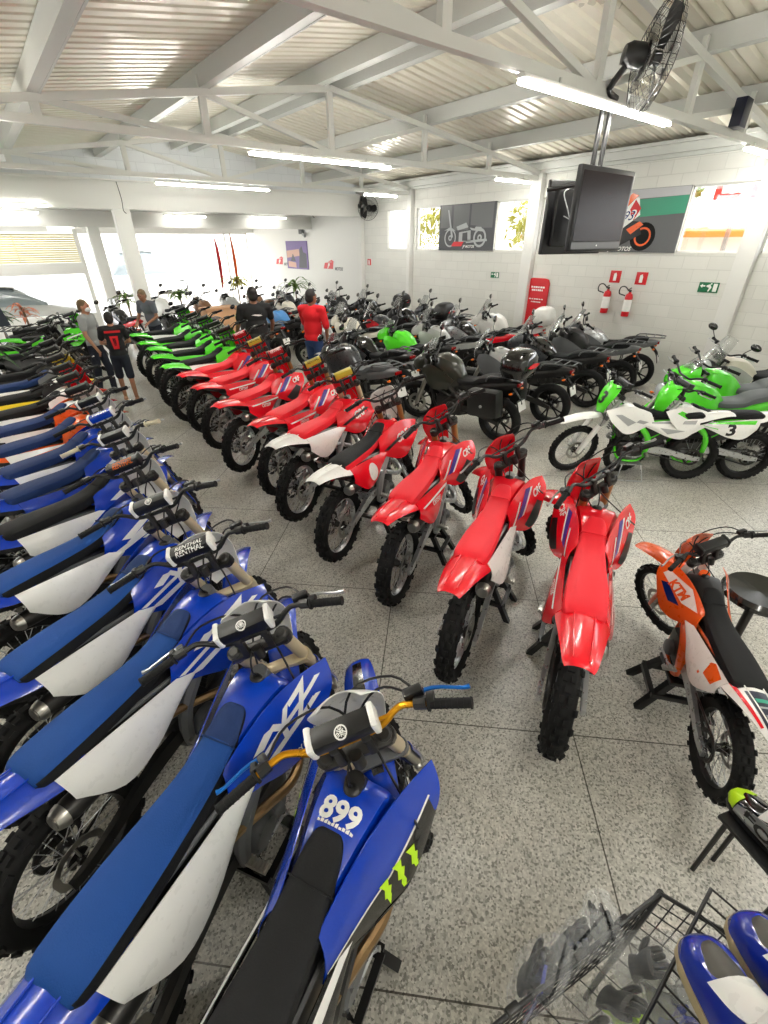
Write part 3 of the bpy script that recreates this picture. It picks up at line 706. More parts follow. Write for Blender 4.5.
def s_stalk(s): return MB().tube([(.345, .22 * s, 1.15), (.385, .26 * s, 1.20), (.39, .34 * s, 1.29)], .006, 6, k=3)
def s_mirror(s): return MB().loft([[Vector((.385 + dx, .36 * s, 1.315)) + Vector((0, math.cos(a) * .075 * q * (1.15 if math.cos(a) * s > 0 else .9), math.sin(a) * .045 * q)) for a in [2 * PI * k / 16 for k in range(16)]] for dx, q in ((.03, .3), (.022, .75), (.006, .98), (-.01, 1), (-.012, .9))])
def s_topcase(): return MB().loft([[Vector((-.93, 0, 0)) + Vector((math.copysign(abs(math.cos(a)) ** .6, math.cos(a)) * .20 * q, math.copysign(abs(math.sin(a)) ** .6, math.sin(a)) * .235 * q, z)) for a in [2 * PI * k / 28 for k in range(28)]] for z, q in ((.965, .5), (.968, .78), (.98, .86), (1.06, .98), (1.08, 1.0), (1.09, 1.0), (1.10, 1.0), (1.19, .94), (1.25, .80), (1.285, .55), (1.295, .2))])
def s_topcase_lamp(): return MB().loft([[Vector((-1.125 - .012 * k, y, 1.115 + .03 * z * (1 - .35 * abs(y) / .12))) for y, z in ((-.13, 0), (-.09, .8), (0, 1), (.09, .8), (.13, 0), (.09, -.8), (0, -1), (-.09, -.8))] for k in (0, 1)])
def s_pannier(s): return MB().box((-.66, .31 * s, .64), (.46, .20, .36), (0, .08, 0), b=.06)
def s_panlock(s): return MB().lathe([(.02, 0), (.02, .012 * s), (0, .014 * s)], 12, 'y', (-.66, .41 * s, .62))
def s_rack():
    mb = MB()
    for s in (-1, 1): mb.tube([(-.55, .14 * s, .86), (-.62, .15 * s, .94), (-.9, .12 * s, .955), (-1.06, .07 * s, .955)], .011, 6, k=3)
    for x, w in ((-.75, .13), (-.88, .12), (-1.0, .09)): mb.tube([(x, -w, .955), (x, w, .955)], .009, 6)
    return mb
def s_handguard(s): return skin([(.40, .20 * s, 1.16), (.43, .32 * s, 1.165), (.36, .43 * s, 1.155)], [(.41, .20 * s, 1.10), (.44, .32 * s, 1.075), (.37, .43 * s, 1.09)], 4, 3, .01 * s, .004 * s)
def s_blinker(s, x, z): return lambda: MB().tube([(x, .06 * s, z), (x, .12 * s, z)], .006, 5).loft([[Vector((x + .022 * math.cos(a) * q, (.12 + d) * s, z + .016 * math.sin(a) * q)) for a in [2 * PI * k / 8 for k in range(8)]] for d, q in ((0, .6), (.01, 1), (.045, .9), (.06, .3))], 1)
def s_shock(): return MB().tube([(-.16, 0, .62), (-.26, 0, .38)], .04, 8)
def s_stand(): return MB().tube([(-.05, .12, .28), (-.12, .22, .06), (-.14, .26, .015)], [.013, .012, .012], 6)
def road_bike(style, label, group, x, y, psi, steer=20, lean=4, scale=1, detail=1, name='road_motorcycle', cat='motorcycle'):
    S = dict(tank='black', seat='seat_black', tail='black', side='black', fend='black', frame='dark_steel', engine='dark_steel', fork='steel', rim='black', screen=.22, nose=True, beak=False, top=None, pan=None, rack=True, guard=False, fairing=None, muffler='dark_steel', mirror=True, seat2=None)
    S.update(style)
    F = (.72, 0, .315); B = (-.72, 0, .315); ext = .06 if S['beak'] else 0
    root = thing(name, label, cat, T(x, y, 0) @ RZ(math.radians(psi)) @ RX(math.radians(-lean)) @ S4(scale), group)
    sm = steer_mx(math.radians(steer), Vector((.40, 0, .95)), Vector((-math.sin(RK), 0, math.cos(RK))))
    P = lambda n, k, f, m, st=False: part(root, n, k, f, m, sm if st else None)
    fw = part(root, 'front_wheel', 'road_front_tyre', g_road_tyre(.315, .06, .222), 'rubber', sm @ T(*F)); rw = part(root, 'rear_wheel', 'road_rear_tyre', g_road_tyre(.315, .082, .222), 'rubber', T(*B))
    for w, q in ((fw, .035), (rw, .055)):
        part(w, 'rim', 'cast%g' % q, g_cast(.222, q, 5, True), S['rim'])
        part(w, 'brake_disc', 'road_disc%g' % q, g_disc(.145 if q < .05 else .11, .10 if q < .05 else .075, .062 if q < .05 else -.085), 'steel')
    P('frame', 's_frame', s_frame, S['frame']); P('engine', 's_engine', s_engine, S['engine']); P('radiator', 's_rad', s_rad, 'black'); P('exhaust_pipe', 's_pipes', s_pipes, 'dark_steel'); P('muffler', 's_muffler', s_muffler, (S['muffler'], 'steel'))
    P('swingarm', 's_swing', s_swing, S['frame']); P('shock_absorber', 's_shock', s_shock, 'black'); P('fuel_tank', 's_tank%g' % ext, s_tank(ext), S['tank']); P('tank_cap', 's_cap%g' % ext, s_tankcap(ext), 'steel')
    P('seat', 's_seat', s_seat, S['seat']); P('tail_cowl', 's_tail', s_tail, S['tail']); P('tail_light', 's_tl', s_taillight, 'tail_red'); P('mudguard', 's_hug', s_hugger, 'black'); P('kickstand', 's_kick', s_stand, 'black')
    P('number_plate', 's_plate', s_plate, 'white')
    for s in (-1, 1):
        y_ = .10 * s
        if S['fairing']: P('fairing_panel', 's_fair%d' % s, s_fairing(s), S['fairing'])
        else: P('side_cowl', 's_side%d' % s, s_side(s), S['side'])
        P('fork_leg', 's_fork%d' % s, lambda: MB().tube([sfk(F, t, y_) for t in (-.02, .02, .05, .38, .40, .42, .78)], [.02, .034, .031, .031, .031, .022, .022], 10), S['fork'], True)
        P('grip', 's_grip%d' % s, lambda: s_grip(s), 'grip', True); P('lever', 's_lever%d' % s, lambda: s_lever(s), 'silver', True)
        P('blinker', 's_blf%d' % s, s_blinker(s, .60, .82), ('black', 'amber')); P('blinker', 's_blr%d' % s, s_blinker(s, -.93, .76), ('black', 'amber'))
        if S['mirror']: m = P('mirror_stalk', 's_stalk%d' % s, lambda: s_stalk(s), 'black', True); part(m, 'mirror', 's_mirror%d' % s, lambda: s_mirror(s), 'gloss_black')
        if S['pan']: p = P('pannier', 's_pan%d' % s, lambda: s_pannier(s), S['pan']); part(p, 'lock', 's_plk%d' % s, lambda: s_panlock(s), 'silver')
        if S['guard']: P('hand_guard', 's_hg%d' % s, lambda: s_handguard(s), S['guard'], True)
    P('fork_clamp', 's_clamp', lambda: MB().box(sfk(F, .62, 0), (.07, .26, .05), (0, -RK, 0), b=.012).box(sfk(F, .77, 0), (.07, .25, .035), (0, -RK, 0), b=.012).tube([sfk(F, .62, 0, -.02), sfk(F, .77, 0, -.02)], .02, 8), 'black', True)
    P('handlebar', 's_bar', s_bar, 'black', True); P('instrument', 's_dash', s_dash, 'gloss_black', not S['nose'])
    P('front_fender', 's_beak' if S['beak'] else 's_fend', s_beak if S['beak'] else s_fend(F), S['fend'], not S['beak'])
    if S['nose']: P('front_cowl', 's_nose', s_nose, (S['side'], 'lens'))
    else: P('headlight', 's_head', s_headlight, ('black', 'lens'), True)
    if S['screen']: P('windscreen', 's_screen%g' % S['screen'], s_screen(S['screen']), S.get('glass', 'clear'), not S['nose'])
    if S['rack']: P('luggage_rack', 's_rack', s_rack, 'grey')
    if S['top']:
        t = P('top_case', 's_top', s_topcase, S['top'])
        if S['top'] != 'white': part(t, 'reflector', 's_toplamp', s_topcase_lamp, 'red')
    return root
GLB = dict(top='gloss_black')
ROAD = {
 'vblack': dict(tank='olive', side='olive', pan='black', top='gloss_black', screen=.24, beak=True, fend='black', guard='black'),
 'nblack': dict(tank='pearl', side='grey', screen=.26, nose=False),
 'dark': dict(tank='gloss_black', side='graphite', screen=.28), 'grey': dict(tank='graphite', side='graphite', seat='seat_grey', tail='grey', screen=.2, beak=True, fend='grey'),
 'silver': dict(tank='silver', side='grey', tail='grey', screen=.3), 'pearl': dict(tank='pearl', side='pearl', tail='pearl', fend='pearl', screen=.3),
 'white': dict(tank='white', side='white', tail='white', top='white', screen=.32, beak=True, fend='white', guard='black'),
 'red': dict(tank='gloss_black', side='silver', tail='red', screen=.3), 'wine': dict(tank='graphite', side='dark_red', nose=False, screen=.26), 'green': dict(tank='green', side='green', tail='black', screen=.16),
 'blue': dict(tank='blue', side='blue', tail='black', nose=False, screen=.18), 'sky': dict(tank='skyblue', side='skyblue', nose=False, screen=0), 'brown': dict(tank='brown', side='brown', seat='brown', nose=False, screen=.2), 'cream': dict(tank='cream', side='cream', tail='cream', screen=.3, fend='cream'),
 'trail': dict(tank='black', side='grey', tail='grey', beak=True, fend='black', nose=False, screen=.12, guard='black'), 'case': dict(tank='gloss_black', side='black', top='black', screen=.3, beak=True, guard='black'),
 'orange': dict(tank='orange', side='black', nose=False, screen=.1), 'black': dict(tank='black', side='black', nose=False, screen=.2),
 'ninja': dict(tank='green', side='green', tail='green', fairing='green', fend='green', screen=.14, rack=False, seat='seat_grey', mirror=False), 'zed': dict(tank='green', side='green', tail='green', fend='black', nose=False, screen=0, rack=False, seat='seat_grey', mirror=False),
 'cruise': dict(tank='cream', side='pearl', tail='black', fend='pearl', nose=False, screen=.3, seat='seat_black'),
}
# ------------------------------------------------------------------ quad bike
def g_fat(): return g_knob_tyre(.29, .12, .14, 22)()
def quad_bike(label, x, y, psi):
    r = thing('quad_bike', label, 'quad bike', T(x, y, 0) @ RZ(psi))
    for px, py in ((-.6, .42), (-.6, -.42), (.62, .42), (.62, -.42)):
        w = part(r, 'wheel', 'quad_tyre', g_fat, 'rubber', T(px, py, .29)); part(w, 'rim', 'quad_rim', lambda: MB().lathe([(.14, -.1), (.12, -.06), (.03, -.04), (.03, .04), (.12, .06), (.14, .1)], 20), 'grey')
    part(r, 'body', 'quad_body', lambda: MB().loft(rings([(-.75, .2, .72, .5), (-.4, .22, .8, .45), (.0, .2, .88, .4), (.4, .24, .92, .4), (.8, .15, .8, .45)])), 'black')
    part(r, 'seat', 'quad_seat', lambda: MB().loft(rings([(-.6, .15, .86, .74), (-.2, .16, .88, .76), (.12, .12, .92, .82)])), 'seat_black')
    for s in (-1, 1):
        for px in (-.6, .62): part(r, 'fender', 'quad_fender%g%d' % (px, s), lambda: MB().shell([[(px + .36 * math.cos(a), (.22 + .36 * k) * s, .32 + .36 * math.sin(a) * (1 - .12 * k)) for k in (0, .5, 1)] for a in [math.radians(25 + 13 * j) for j in range(11)]], .008), 'gloss_black')
    for px in (-.62, .66): part(r, 'rack', 'quad_rack%g' % px, lambda: (lambda m: [m.tube([(px - .22 + .11 * k, -.38, .86), (px - .22 + .11 * k, .38, .86)], .012, 6) for k in range(5)] and m.tube([(px - .22, -.38, .86), (px + .22, -.38, .86)], .012, 6).tube([(px - .22, .38, .86), (px + .22, .38, .86)], .012, 6))(MB()), 'black')
    part(r, 'handlebar', 'quad_bar', lambda: MB().tube([(.2, -.4, 1.08), (.28, -.2, 1.12), (.32, 0, 1.05), (.28, .2, 1.12), (.2, .4, 1.08)], .016, 8, k=3).tube([(.32, 0, 1.06), (.4, 0, .85)], .03, 8), 'black')
    return r
# ------------------------------------------------------------------ the setting
def nodes(m): return m.node_tree.nodes, m.node_tree.links, m.node_tree.nodes['Principled BSDF']
def floor_mat():
    m = mat('floor', (170, 168, 158), rough=.3, vary=0); N, L, b = nodes(m)
    tc = N.new('ShaderNodeTexCoord'); mp = N.new('ShaderNodeMapping'); mp.inputs['Rotation'].default_value = (0, 0, math.radians(45))
    L.new(tc.outputs['Object'], mp.inputs['Vector'])
    vo = N.new('ShaderNodeTexVoronoi'); vo.inputs['Scale'].default_value = 120; L.new(tc.outputs['Object'], vo.inputs['Vector'])
    cv = N.new('ShaderNodeValToRGB'); e = cv.color_ramp.elements
    e[0].position = .0; e[0].color = (*lin((126, 125, 118)), 1); e[1].position = 1; e[1].color = (*lin((220, 218, 210)), 1)
    for p, c in ((.16, (148, 147, 139)), (.3, (184, 182, 174)), (.62, (196, 194, 186)), (.85, (210, 208, 200))):
        q = cv.color_ramp.elements.new(p); q.color = (*lin(c), 1)
    sp = N.new('ShaderNodeSeparateColor'); L.new(vo.outputs['Color'], sp.inputs['Color']); L.new(sp.outputs['Red'], cv.inputs['Fac'])
    n1 = N.new('ShaderNodeTexNoise'); n1.inputs['Scale'].default_value = 1.3; n1.inputs['Detail'].default_value = 5; L.new(tc.outputs['Object'], n1.inputs['Vector'])
    c1 = N.new('ShaderNodeValToRGB'); c1.color_ramp.elements[0].position = .35; c1.color_ramp.elements[0].color = (.86, .845, .81, 1); c1.color_ramp.elements[1].position = .62; c1.color_ramp.elements[1].color = (1, 1, 1, 1)
    L.new(n1.outputs['Fac'], c1.inputs['Fac'])
    mx = N.new('ShaderNodeMix'); mx.data_type = 'RGBA'; mx.blend_type = 'MULTIPLY'; mx.inputs[0].default_value = 1
    L.new(cv.outputs['Color'], mx.inputs[6]); L.new(c1.outputs['Color'], mx.inputs[7])
    br = N.new('ShaderNodeTexBrick'); br.offset = 0; br.inputs['Scale'].default_value = 1; br.inputs['Brick Width'].default_value = 1.145; br.inputs['Row Height'].default_value = 1.145
    br.inputs['Mortar Size'].default_value = .0035; br.inputs['Mortar Smooth'].default_value = 0
    br.inputs['Color1'].default_value = br.inputs['Color2'].default_value = (1, 1, 1, 1); br.inputs['Mortar'].default_value = (.16, .15, .13, 1)
    mp.inputs['Location'].default_value = (JOINT[0], JOINT[1], 0); L.new(mp.outputs['Vector'], br.inputs['Vector'])
    m2 = N.new('ShaderNodeMix'); m2.data_type = 'RGBA'; m2.blend_type = 'MULTIPLY'; m2.inputs[0].default_value = 1
    L.new(mx.outputs[2], m2.inputs[6]); L.new(br.outputs['Color'], m2.inputs[7]); L.new(m2.outputs[2], b.inputs['Base Color'])
    mr = N.new('ShaderNodeMapRange'); mr.inputs['To Min'].default_value = .22; mr.inputs['To Max'].default_value = .42; L.new(n1.outputs['Fac'], mr.inputs['Value']); L.new(mr.outputs['Result'], b.inputs['Roughness'])
JOINT = (.25, .604)
def block_mat(name, axes, c=(228, 228, 222)):
    m = mat(name, c, rough=.6, vary=0); N, L, b = nodes(m)
    tc = N.new('ShaderNodeTexCoord'); s = N.new('ShaderNodeSeparateXYZ'); cb = N.new('ShaderNodeCombineXYZ'); L.new(tc.outputs['Object'], s.inputs[0])
    L.new(s.outputs[axes[0]], cb.inputs[0]); L.new(s.outputs[axes[1]], cb.inputs[1])
    br = N.new('ShaderNodeTexBrick'); br.inputs['Scale'].default_value = 1; br.inputs['Brick Width'].default_value = .4; br.inputs['Row Height'].default_value = .2; br.inputs['Mortar Size'].default_value = .006; br.inputs['Mortar Smooth'].default_value = .4
    br.inputs['Color1'].default_value = (*lin(c), 1); br.inputs['Color2'].default_value = (*lin(tuple(x - 5 for x in c)), 1); br.inputs['Mortar'].default_value = (*lin(tuple(x - 16 for x in c)), 1)
    L.new(cb.outputs[0], br.inputs['Vector']); L.new(br.outputs['Color'], b.inputs['Base Color'])
    bp = N.new('ShaderNodeBump'); bp.inputs['Strength'].default_value = .5; bp.inputs['Distance'].default_value = .01; bp.invert = True
    L.new(br.outputs['Fac'], bp.inputs['Height']); L.new(bp.outputs['Normal'], b.inputs['Normal'])
floor_mat(); block_mat('block', (1, 2)); block_mat('block_gable', (0, 2), (222, 226, 228))
for n, c, kw in (('plaster', (230, 230, 226), dict(rough=.6)), ('steel_paint', (206, 208, 204), dict(rough=.4)), ('steel_white', (222, 223, 218), dict(rough=.4)), ('zinc', (236, 231, 216), dict(rough=.32, metal=.18, vary=.1, scale=3)),
                 ('out_ground', (205, 200, 190), dict(rough=.8)), ('out_white', (240, 238, 232), dict(rough=.7)), ('out_orange', (214, 130, 52), dict(rough=.7)), ('leaf', (84, 116, 34), dict(rough=.6)), ('leaf_yellow', (150, 146, 40), dict(rough=.6)), ('leaf_dark', (52, 84, 44), dict(rough=.5)),
                 ('bark', (110, 92, 70), dict(rough=.8)), ('out_red', (206, 24, 36), dict(rough=.5)), ('frame_white', (236, 236, 232), dict(rough=.4)), ('plastic_black', (16, 16, 17), dict(rough=.3)), ('screen', (20, 12, 11), dict(rough=.25, spec=.12)), ('navy', (14, 20, 44), dict(rough=.4)), ('sign_red', (206, 20, 32), dict(rough=.4)), ('sign_green', (20, 110, 70), dict(rough=.4)),
                 ('poster_dark', (64, 66, 70), dict(rough=.4)), ('poster_mid', (98, 100, 102), dict(rough=.4)), ('poster_light', (176, 180, 182), dict(rough=.4)), ('poster_teal', (60, 150, 120), dict(rough=.4)), ('poster_sky', (190, 190, 194), dict(rough=.4)), ('poster_violet', (96, 70, 140), dict(rough=.4)), ('poster_tan', (196, 150, 130), dict(rough=.4)), ('wicker', (206, 160, 120), dict(rough=.7)), ('shutter', (214, 204, 150), dict(rough=.5)), ('terracotta', (190, 110, 80), dict(rough=.7))): mat(n, c, **kw)
mat('pane', (240, 244, 244), rough=.02, trans=1, alpha=.25, vary=0)
mat('tube_light', (255, 252, 244), emit=60)
mat('tube_weak', (255, 252, 244), emit=14)
mat('tube_rear_fill', (255, 252, 244), emit=40)  # emission of the fill battens added behind the viewer
WX, YB = 9.8, 13.3
RIDGE, ZR = 4.65, 4.50
def zroof(x): return ZR - (.124 * (x - RIDGE) if x > RIDGE else .15 * (RIDGE - x))
struct('floor', MB().box((3.2, 8.0, -.05), (13.9, 26.4, .1)), 'floor')
# right wall: blocks below and above the window band, posters' piers between
b = MB(); BAND = [(-2.6, -1.9), (-1.2, 1.1), (1.1, 2.72), (2.98, 3.99), (5.9, 6.86), (7.16, 8.08), (9.89, 10.8), (11.15, 12.05)]
zs, zt = 2.25, 3.22
b.box((WX + .075, 5.2, zs / 2), (.15, 16.2, zs)); b.box((WX + .075, 5.2, (zt + 3.9) / 2), (.15, 16.2, 3.9 - zt))
e = -2.9
for a, c in BAND + [(13.3, 13.3)]:
    if a - e > .02: b.box((WX + .075, (a + e) / 2, (zs + zt) / 2), (.15, a - e, zt - zs))
    e = c
struct('wall_right', b, 'block', smooth=False)
k = 0
for a, c in BAND:
    k += 1; f = MB(); m, w = (a + c) / 2, c - a
    for z in (zs + .015, zt - .015): f.box((WX + .06, m, z), (.05, w, .03))
    for y in (a + .012, c - .012): f.box((WX + .06, y, (zs + zt) / 2), (.05, .024, zt - zs))
    o = struct('window_%d' % k, f, 'frame_white', smooth=False)
    ob('pane', MB().box((WX + .07, m, (zs + zt) / 2), (.006, w - .03, zt - zs - .04)).mesh('pane'), o).data.materials.append(M('pane'))
struct('wall_recess', MB().box((WX + .075, 17.2, 1.6), (.15, 7.8, 3.3)), 'plaster')
# gable over the beam, low ceiling beyond, second beam, storefront
pts = [(-3, 3.1), (WX, 3.1), (WX, zroof(WX)), (RIDGE, ZR), (-3, zroof(-3))]
struct('wall_gable', MB().loft([[Vector((x, y, z)) for x, z in pts] for y in (YB, YB + .15)]), 'block_gable', smooth=False)
struct('trim_1', MB().box((3.4, YB - .06, 3.37), (12.8, .12, .55), b=.01).box((3.4, YB - .08, 3.63), (12.8, .16, .03)), 'plaster')
struct('ceiling_low', MB().box((3.4, 17.25, 3.26), (12.9, 7.6, .1)), 'plaster')
struct('trim_2', MB().box((3.4, 16.35, 3.02), (12.8, .16, .37), b=.01), 'plaster')
struct('wall_front', MB().box((6.5, 21.1, 3.0), (6.6, .16, .42)).box((-.3, 21.1, 3.0), (5.4, .16, .42)), 'plaster')
for n, (x, y, w) in enumerate(((3.03, YB - .05, .34), (2.92, 16.35, .28))): struct('column_%d' % (n + 1), MB().box((x, y, 1.56 if n == 0 else 1.42), (w, .22, 3.12 if n == 0 else 2.84), b=.012), 'plaster')
for n, (y, w) in enumerate(((2.86, .26), (7.01, .26), (10.97, .14), (13.24, .12), (-1.1, .26))): struct('column_%d' % (n + 3), MB().box((WX - .07, y, 1.81), (.14, w, 3.62), b=.01), 'plaster')
struct('trim_3', MB().box((WX - .10, 5.2, 3.73), (.2, 16.2, .12)).box((WX - .05, 5.2, 3.645), (.1, 16.2, .05)).box((WX - .14, 5.2, 3.81), (.28, 16.2, .045)), 'steel_paint', smooth=False)
struct('wall_left', MB().box((-4.2, 4.9, 1.75), (.15, 16.8, 3.5)), 'plaster')
struct('wall_back', MB().box((2.8, -3.4, 2.2), (14.2, .15, 4.4)), 'plaster')
# storefront frames
f = MB()
for x in (8.5, 9.45, 3.2): f.box((x, 21.1, 1.4), (.06, .08, 2.8))
f.box((6.3, 21.1, 2.78), (6.3, .08, .06)); struct('door_1', f, 'frame_white')
# left of the storefront: ribbed light shutter, white band, open low window
s = MB()
for i in range(13): s.box((-.25, 16.62, 2.03 + .052 * i), (5.6, .03, .04), (.35, 0, 0), b=.008)
for x in (1.05, -.2): s.box((x, 16.58, 2.35), (.02, .03, .66))
struct('window_20', s, 'shutter')
struct('wall_left_recess', MB().box((-.25, 16.62, 1.86), (5.6, .16, .28)).box((-.25, 16.62, .35), (5.6, .16, .7)).box((2.5, 16.62, 1.4), (.1, .14, 2.8)), 'plaster')
# roof sheets with trapezoid ribs running down the slope
def sheet(x0, x1):
    vs, y, prof = [], -3.2, []
    while y < YB + .1:
        for d, h in ((0, 0), (.11, 0), (.13, .032), (.155, .032), (.175, 0)): prof.append((y + d, h))
        y += .175
    rows = [[Vector((x, y, zroof(x) + h)) for y, h in prof] for x in (x0, x1)]
    return MB().loft(rows, closed=False, cap=False)
struct('ceiling', sheet(RIDGE, WX + .2).add(*(lambda m: (m.v, m.f))(sheet(RIDGE, -4.2))), 'zinc', smooth=False)
k = 10
for x in (-2.2, 1.02, 2.82, 4.45, 4.86, 6.52, 8.15):
    z = zroof(x) - .005; q = MB().box((x + .03, 5.2, z - .10), (.105, 16.2, .19)).box((x + .09, 5.2, z - .19), (.02, 16.2, .015))
    struct('trim_%d' % k, q, 'steel_paint', smooth=False); k += 1
def ztop(x): return zroof(x) - .235
for Y in (-1.1, 2.9, 7.0, 11.0):
    q = MB(); q.box((3.4, Y, 3.545), (12.8, .075, .075))
    for xa, xb in ((-3, RIDGE), (RIDGE, WX)):
        a, c = Vector((xa, Y, ztop(xa))), Vector((xb, Y, ztop(xb))); d = c - a
        q.box((a + c) / 2, (d.length, .075, .07), (0, -math.atan2(d.z, d.x), 0))
    for x in (-.8, 1.04, 2.82, 4.65, 6.48, 8.12):
        q.box((x, Y, (3.54 + ztop(x)) / 2), (.085, .055, ztop(x) - 3.54)); 
        if abs(x - 4.65) > .1: q.box((x, Y, ztop(x) + .07), (.06, .05, .16))
    for xa, xb in ((2.82, 4.65), (6.48, 4.65), (1.04, 2.82), (8.12, 6.48)):
        a, c = Vector((xa, Y, ztop(xa))), Vector((xb, Y, 3.56)); d = c - a; q.box((a + c) / 2, (d.length, .05, .055), (0, -math.atan2(d.z, d.x), 0))
    struct('trim_%d' % k, q, 'steel_white', smooth=False); k += 1
# ------------------------------------------------------------------ lamps
LIGHTS = [((4.8, 2.86, 3.46), 2.44, 'long fluorescent batten under the truss nearest the screens'), ((8.9, 2.86, 3.46), 1.2, 'fluorescent batten at right end of the nearest truss, cut by the picture edge'),
          ((4.52, 6.96, 3.46), 2.4, 'long fluorescent batten under the middle of the second truss'), ((-.4, 6.96, 3.46), 2.1, 'fluorescent batten at left end of the second truss, cut by the picture edge'), ((8.85, 6.96, 3.46), 1.05, 'short fluorescent batten on the second truss near the windows'),
          ((4.42, 10.96, 3.43), 2.36, 'long fluorescent batten under the third truss before the white beam'), ((8.7, 10.96, 3.46), 1.05, 'short fluorescent batten on the third truss beside the far wall fan'), ((.7, YB - .2, 3.13), 1.9, 'fluorescent batten at the foot of the white beam, far left'),
          ((.9, 15.9, 3.12), 1.7, 'fluorescent batten under the low ceiling above the ribbed shutter'), ((5.35, 15.9, 3.12), 1.2, 'short fluorescent batten under low ceiling above the bright opening'), ((8.0, 15.9, 3.14), 1.25, 'short fluorescent batten under low ceiling near the violet poster'),
          ((-1.6, 2.86, 3.46), 2.4, 'long fluorescent batten left of the picture on nearest truss'), ((.9, -1.14, 3.46), 2.4, 'long fluorescent batten on the truss behind the viewer, left one'), ((4.6, -1.14, 3.46), 2.4, 'long fluorescent batten on the truss behind the viewer, right one')]  # these three battens are out of view, added to brighten the foreground
for (x, y, z), w, lab in LIGHTS:
    r = thing('fluorescent_light', lab, 'light', T(x, y, z), 'fluorescent battens under the trusses')
    solo_ = MB().box((0, 0, .02), (w, .07, .03), b=.006).mesh('housing'); solo_.materials.append(M('frame_white')); ob('housing', solo_, r)
    for s in (-1, 1): t = MB().box((s * w * .3, 0, .05), (.02, .03, .05)).mesh('mounting_clip'); t.materials.append(M('steel_paint')); ob('mounting_clip', t, r)
    for s in (-1, 1):
        t = MB().tube([(-w / 2 + .02, s * .024, -.012), (w / 2 - .02, s * .024, -.012)], .014, 8).mesh('tube'); t.materials.append(M('tube_weak' if z < 3.2 else 'tube_rear_fill' if y < 0 else 'tube_light')); ob('tube', t, r)
# ------------------------------------------------------------------ outside
struct('ground_outside', MB().box((6, 36, -.12), (60, 30, .1)).box((17, 5, -.12), (14.3, 34, .1)), 'out_ground')
def tree(label, x, y, h, r, lm, n=500):
    t = thing('tree', label, 'tree', T(x, y, -.06)); q = MB().tube([(0, 0, 0), (.05, 0, h * .5), (0, .05, h)], [.1, .08, .04], 8, k=3).mesh('trunk'); q.materials.append(M('bark')); ob('trunk', q, t)
    mb = MB()
    for _ in range(n):
        d = Vector((rng.gauss(0, 1), rng.gauss(0, 1), rng.gauss(0, .8))).normalized() * r * rng.random() ** .4; c = Vector((0, 0, h)) + d
        R = Euler((rng.random() * 6, rng.random() * 6, rng.random() * 6)).to_matrix(); s = .1 + rng.random() * .12
        mb.add([c + R @ Vector(p) for p in ((-s, 0, 0), (0, s * .4, .02), (s, 0, 0), (0, -s * .4, .02))], [(0, 1, 2, 3)])
    q = mb.mesh('crown'); q.materials.append(M(lm)); ob('crown', q, t)
tree('yellow green tree outside the window left of the cruiser poster', 12.4, 12.2, 2.9, 1.3, 'leaf_yellow'); tree('yellow green tree outside the window right of the cruiser poster', 12.6, 8.6, 2.9, 1.1, 'leaf_yellow')
tree('leafy tree above the orange eave outside the window by the racer poster', 13.2, 6.1, 3.5, .9, 'leaf'); 
nb = thing('neighbour_house', 'white house with an orange eave outside the right windows', 'house', T(15.5, 4, -.07))
for n_, q, m_ in (('wall', MB().box((1, 0, 1.35), (2, 11, 2.7)), 'out_white'), ('eave', MB().box((.75, 0, 2.78), (2.9, 11.4, .14), (0, -.1, 0)), 'out_orange'), ('roof', MB().box((1.2, 0, 3.0), (2.6, 11.4, .12), (0, -.2, 0)), 'cream')):
    me = q.mesh(n_); me.materials.append(M(m_)); ob(n_, me, nb)
sg = thing('shop_sign', 'red shop sign outside seen through the window right of the racer poster', 'sign', T(13.6, 4.55, 0))
for n_, q, m_ in (('panel', MB().box((0, 0, 3.42), (.12, .95, .42), b=.02), 'out_red'), ('inset', MB().box((-.065, .05, 3.42), (.01, .55, .2)), 'white'), ('post', MB().box((.1, 0, 1.7), (.08, .08, 3.5)), 'grey')):
    me = q.mesh(n_); me.materials.append(M(m_)); ob(n_, me, sg)
mat('car_glass', (120, 130, 134), rough=.1, coat=1)
def car(label, x, y, psi, body, sc=1, tall=0):
    r = thing('car', label, 'car', T(x, y, -.07) @ RZ(math.radians(psi)) @ S4(sc))
    for n_, q, m_ in (('body', MB().loft(rings([(-2.05, .70, .80, .35), (-1.9, .82, .93, .24), (-1.0, .86, .97, .2), (.6, .86, .95, .2), (1.5, .84, .85, .22), (2.0, .74, .70, .28), (2.12, .6, .6, .35)], 3)), body),
                      ('roof', MB().loft(rings([(-1.75, .62, 1.0, .9), (-1.2, .64, 1.38 + tall, .9), (-.4, .66, 1.47 + tall, .9), (.35, .64, 1.40 + tall, .9), (1.05, .62, .98, .88)], 4)), 'car_glass'), ('top', MB().loft(rings([(-1.2, .60, 1.405 + tall, 1.37 + tall), (-.4, .62, 1.495 + tall, 1.44 + tall), (.35, .60, 1.425 + tall, 1.38 + tall)], 4)), body)):
        me = q.mesh(n_); me.materials.append(M(m_)); ob('window_glass' if n_ == 'roof' else n_, me, r)
    for px in (-1.3, 1.3):
        for s in (-1, 1): w = part(r, 'wheel', 'car_tyre', g_road_tyre(.32, .1, .2), 'rubber', T(px, .76 * s, .32)); part(w, 'rim', 'car_rim', g_cast(.2, .08, 5, False), 'silver')
car('white van parked across the street beyond the opening', 7.6, 31, 8, 'white', 1.15, .45); car('pale car parked outside below the ribbed shutter', .4, 19.2, 4, 'pearl'); car('grey car parked farther left outside the low window', -4.4, 23.5, 0, 'silver')
hs = solo('street_house', MB().box((6, 46, 2), (50, 4, 6)).box((6, 43.6, 5.1), (51, 1.2, .2)), 'out_white', 'long white house front across the street', 'house')
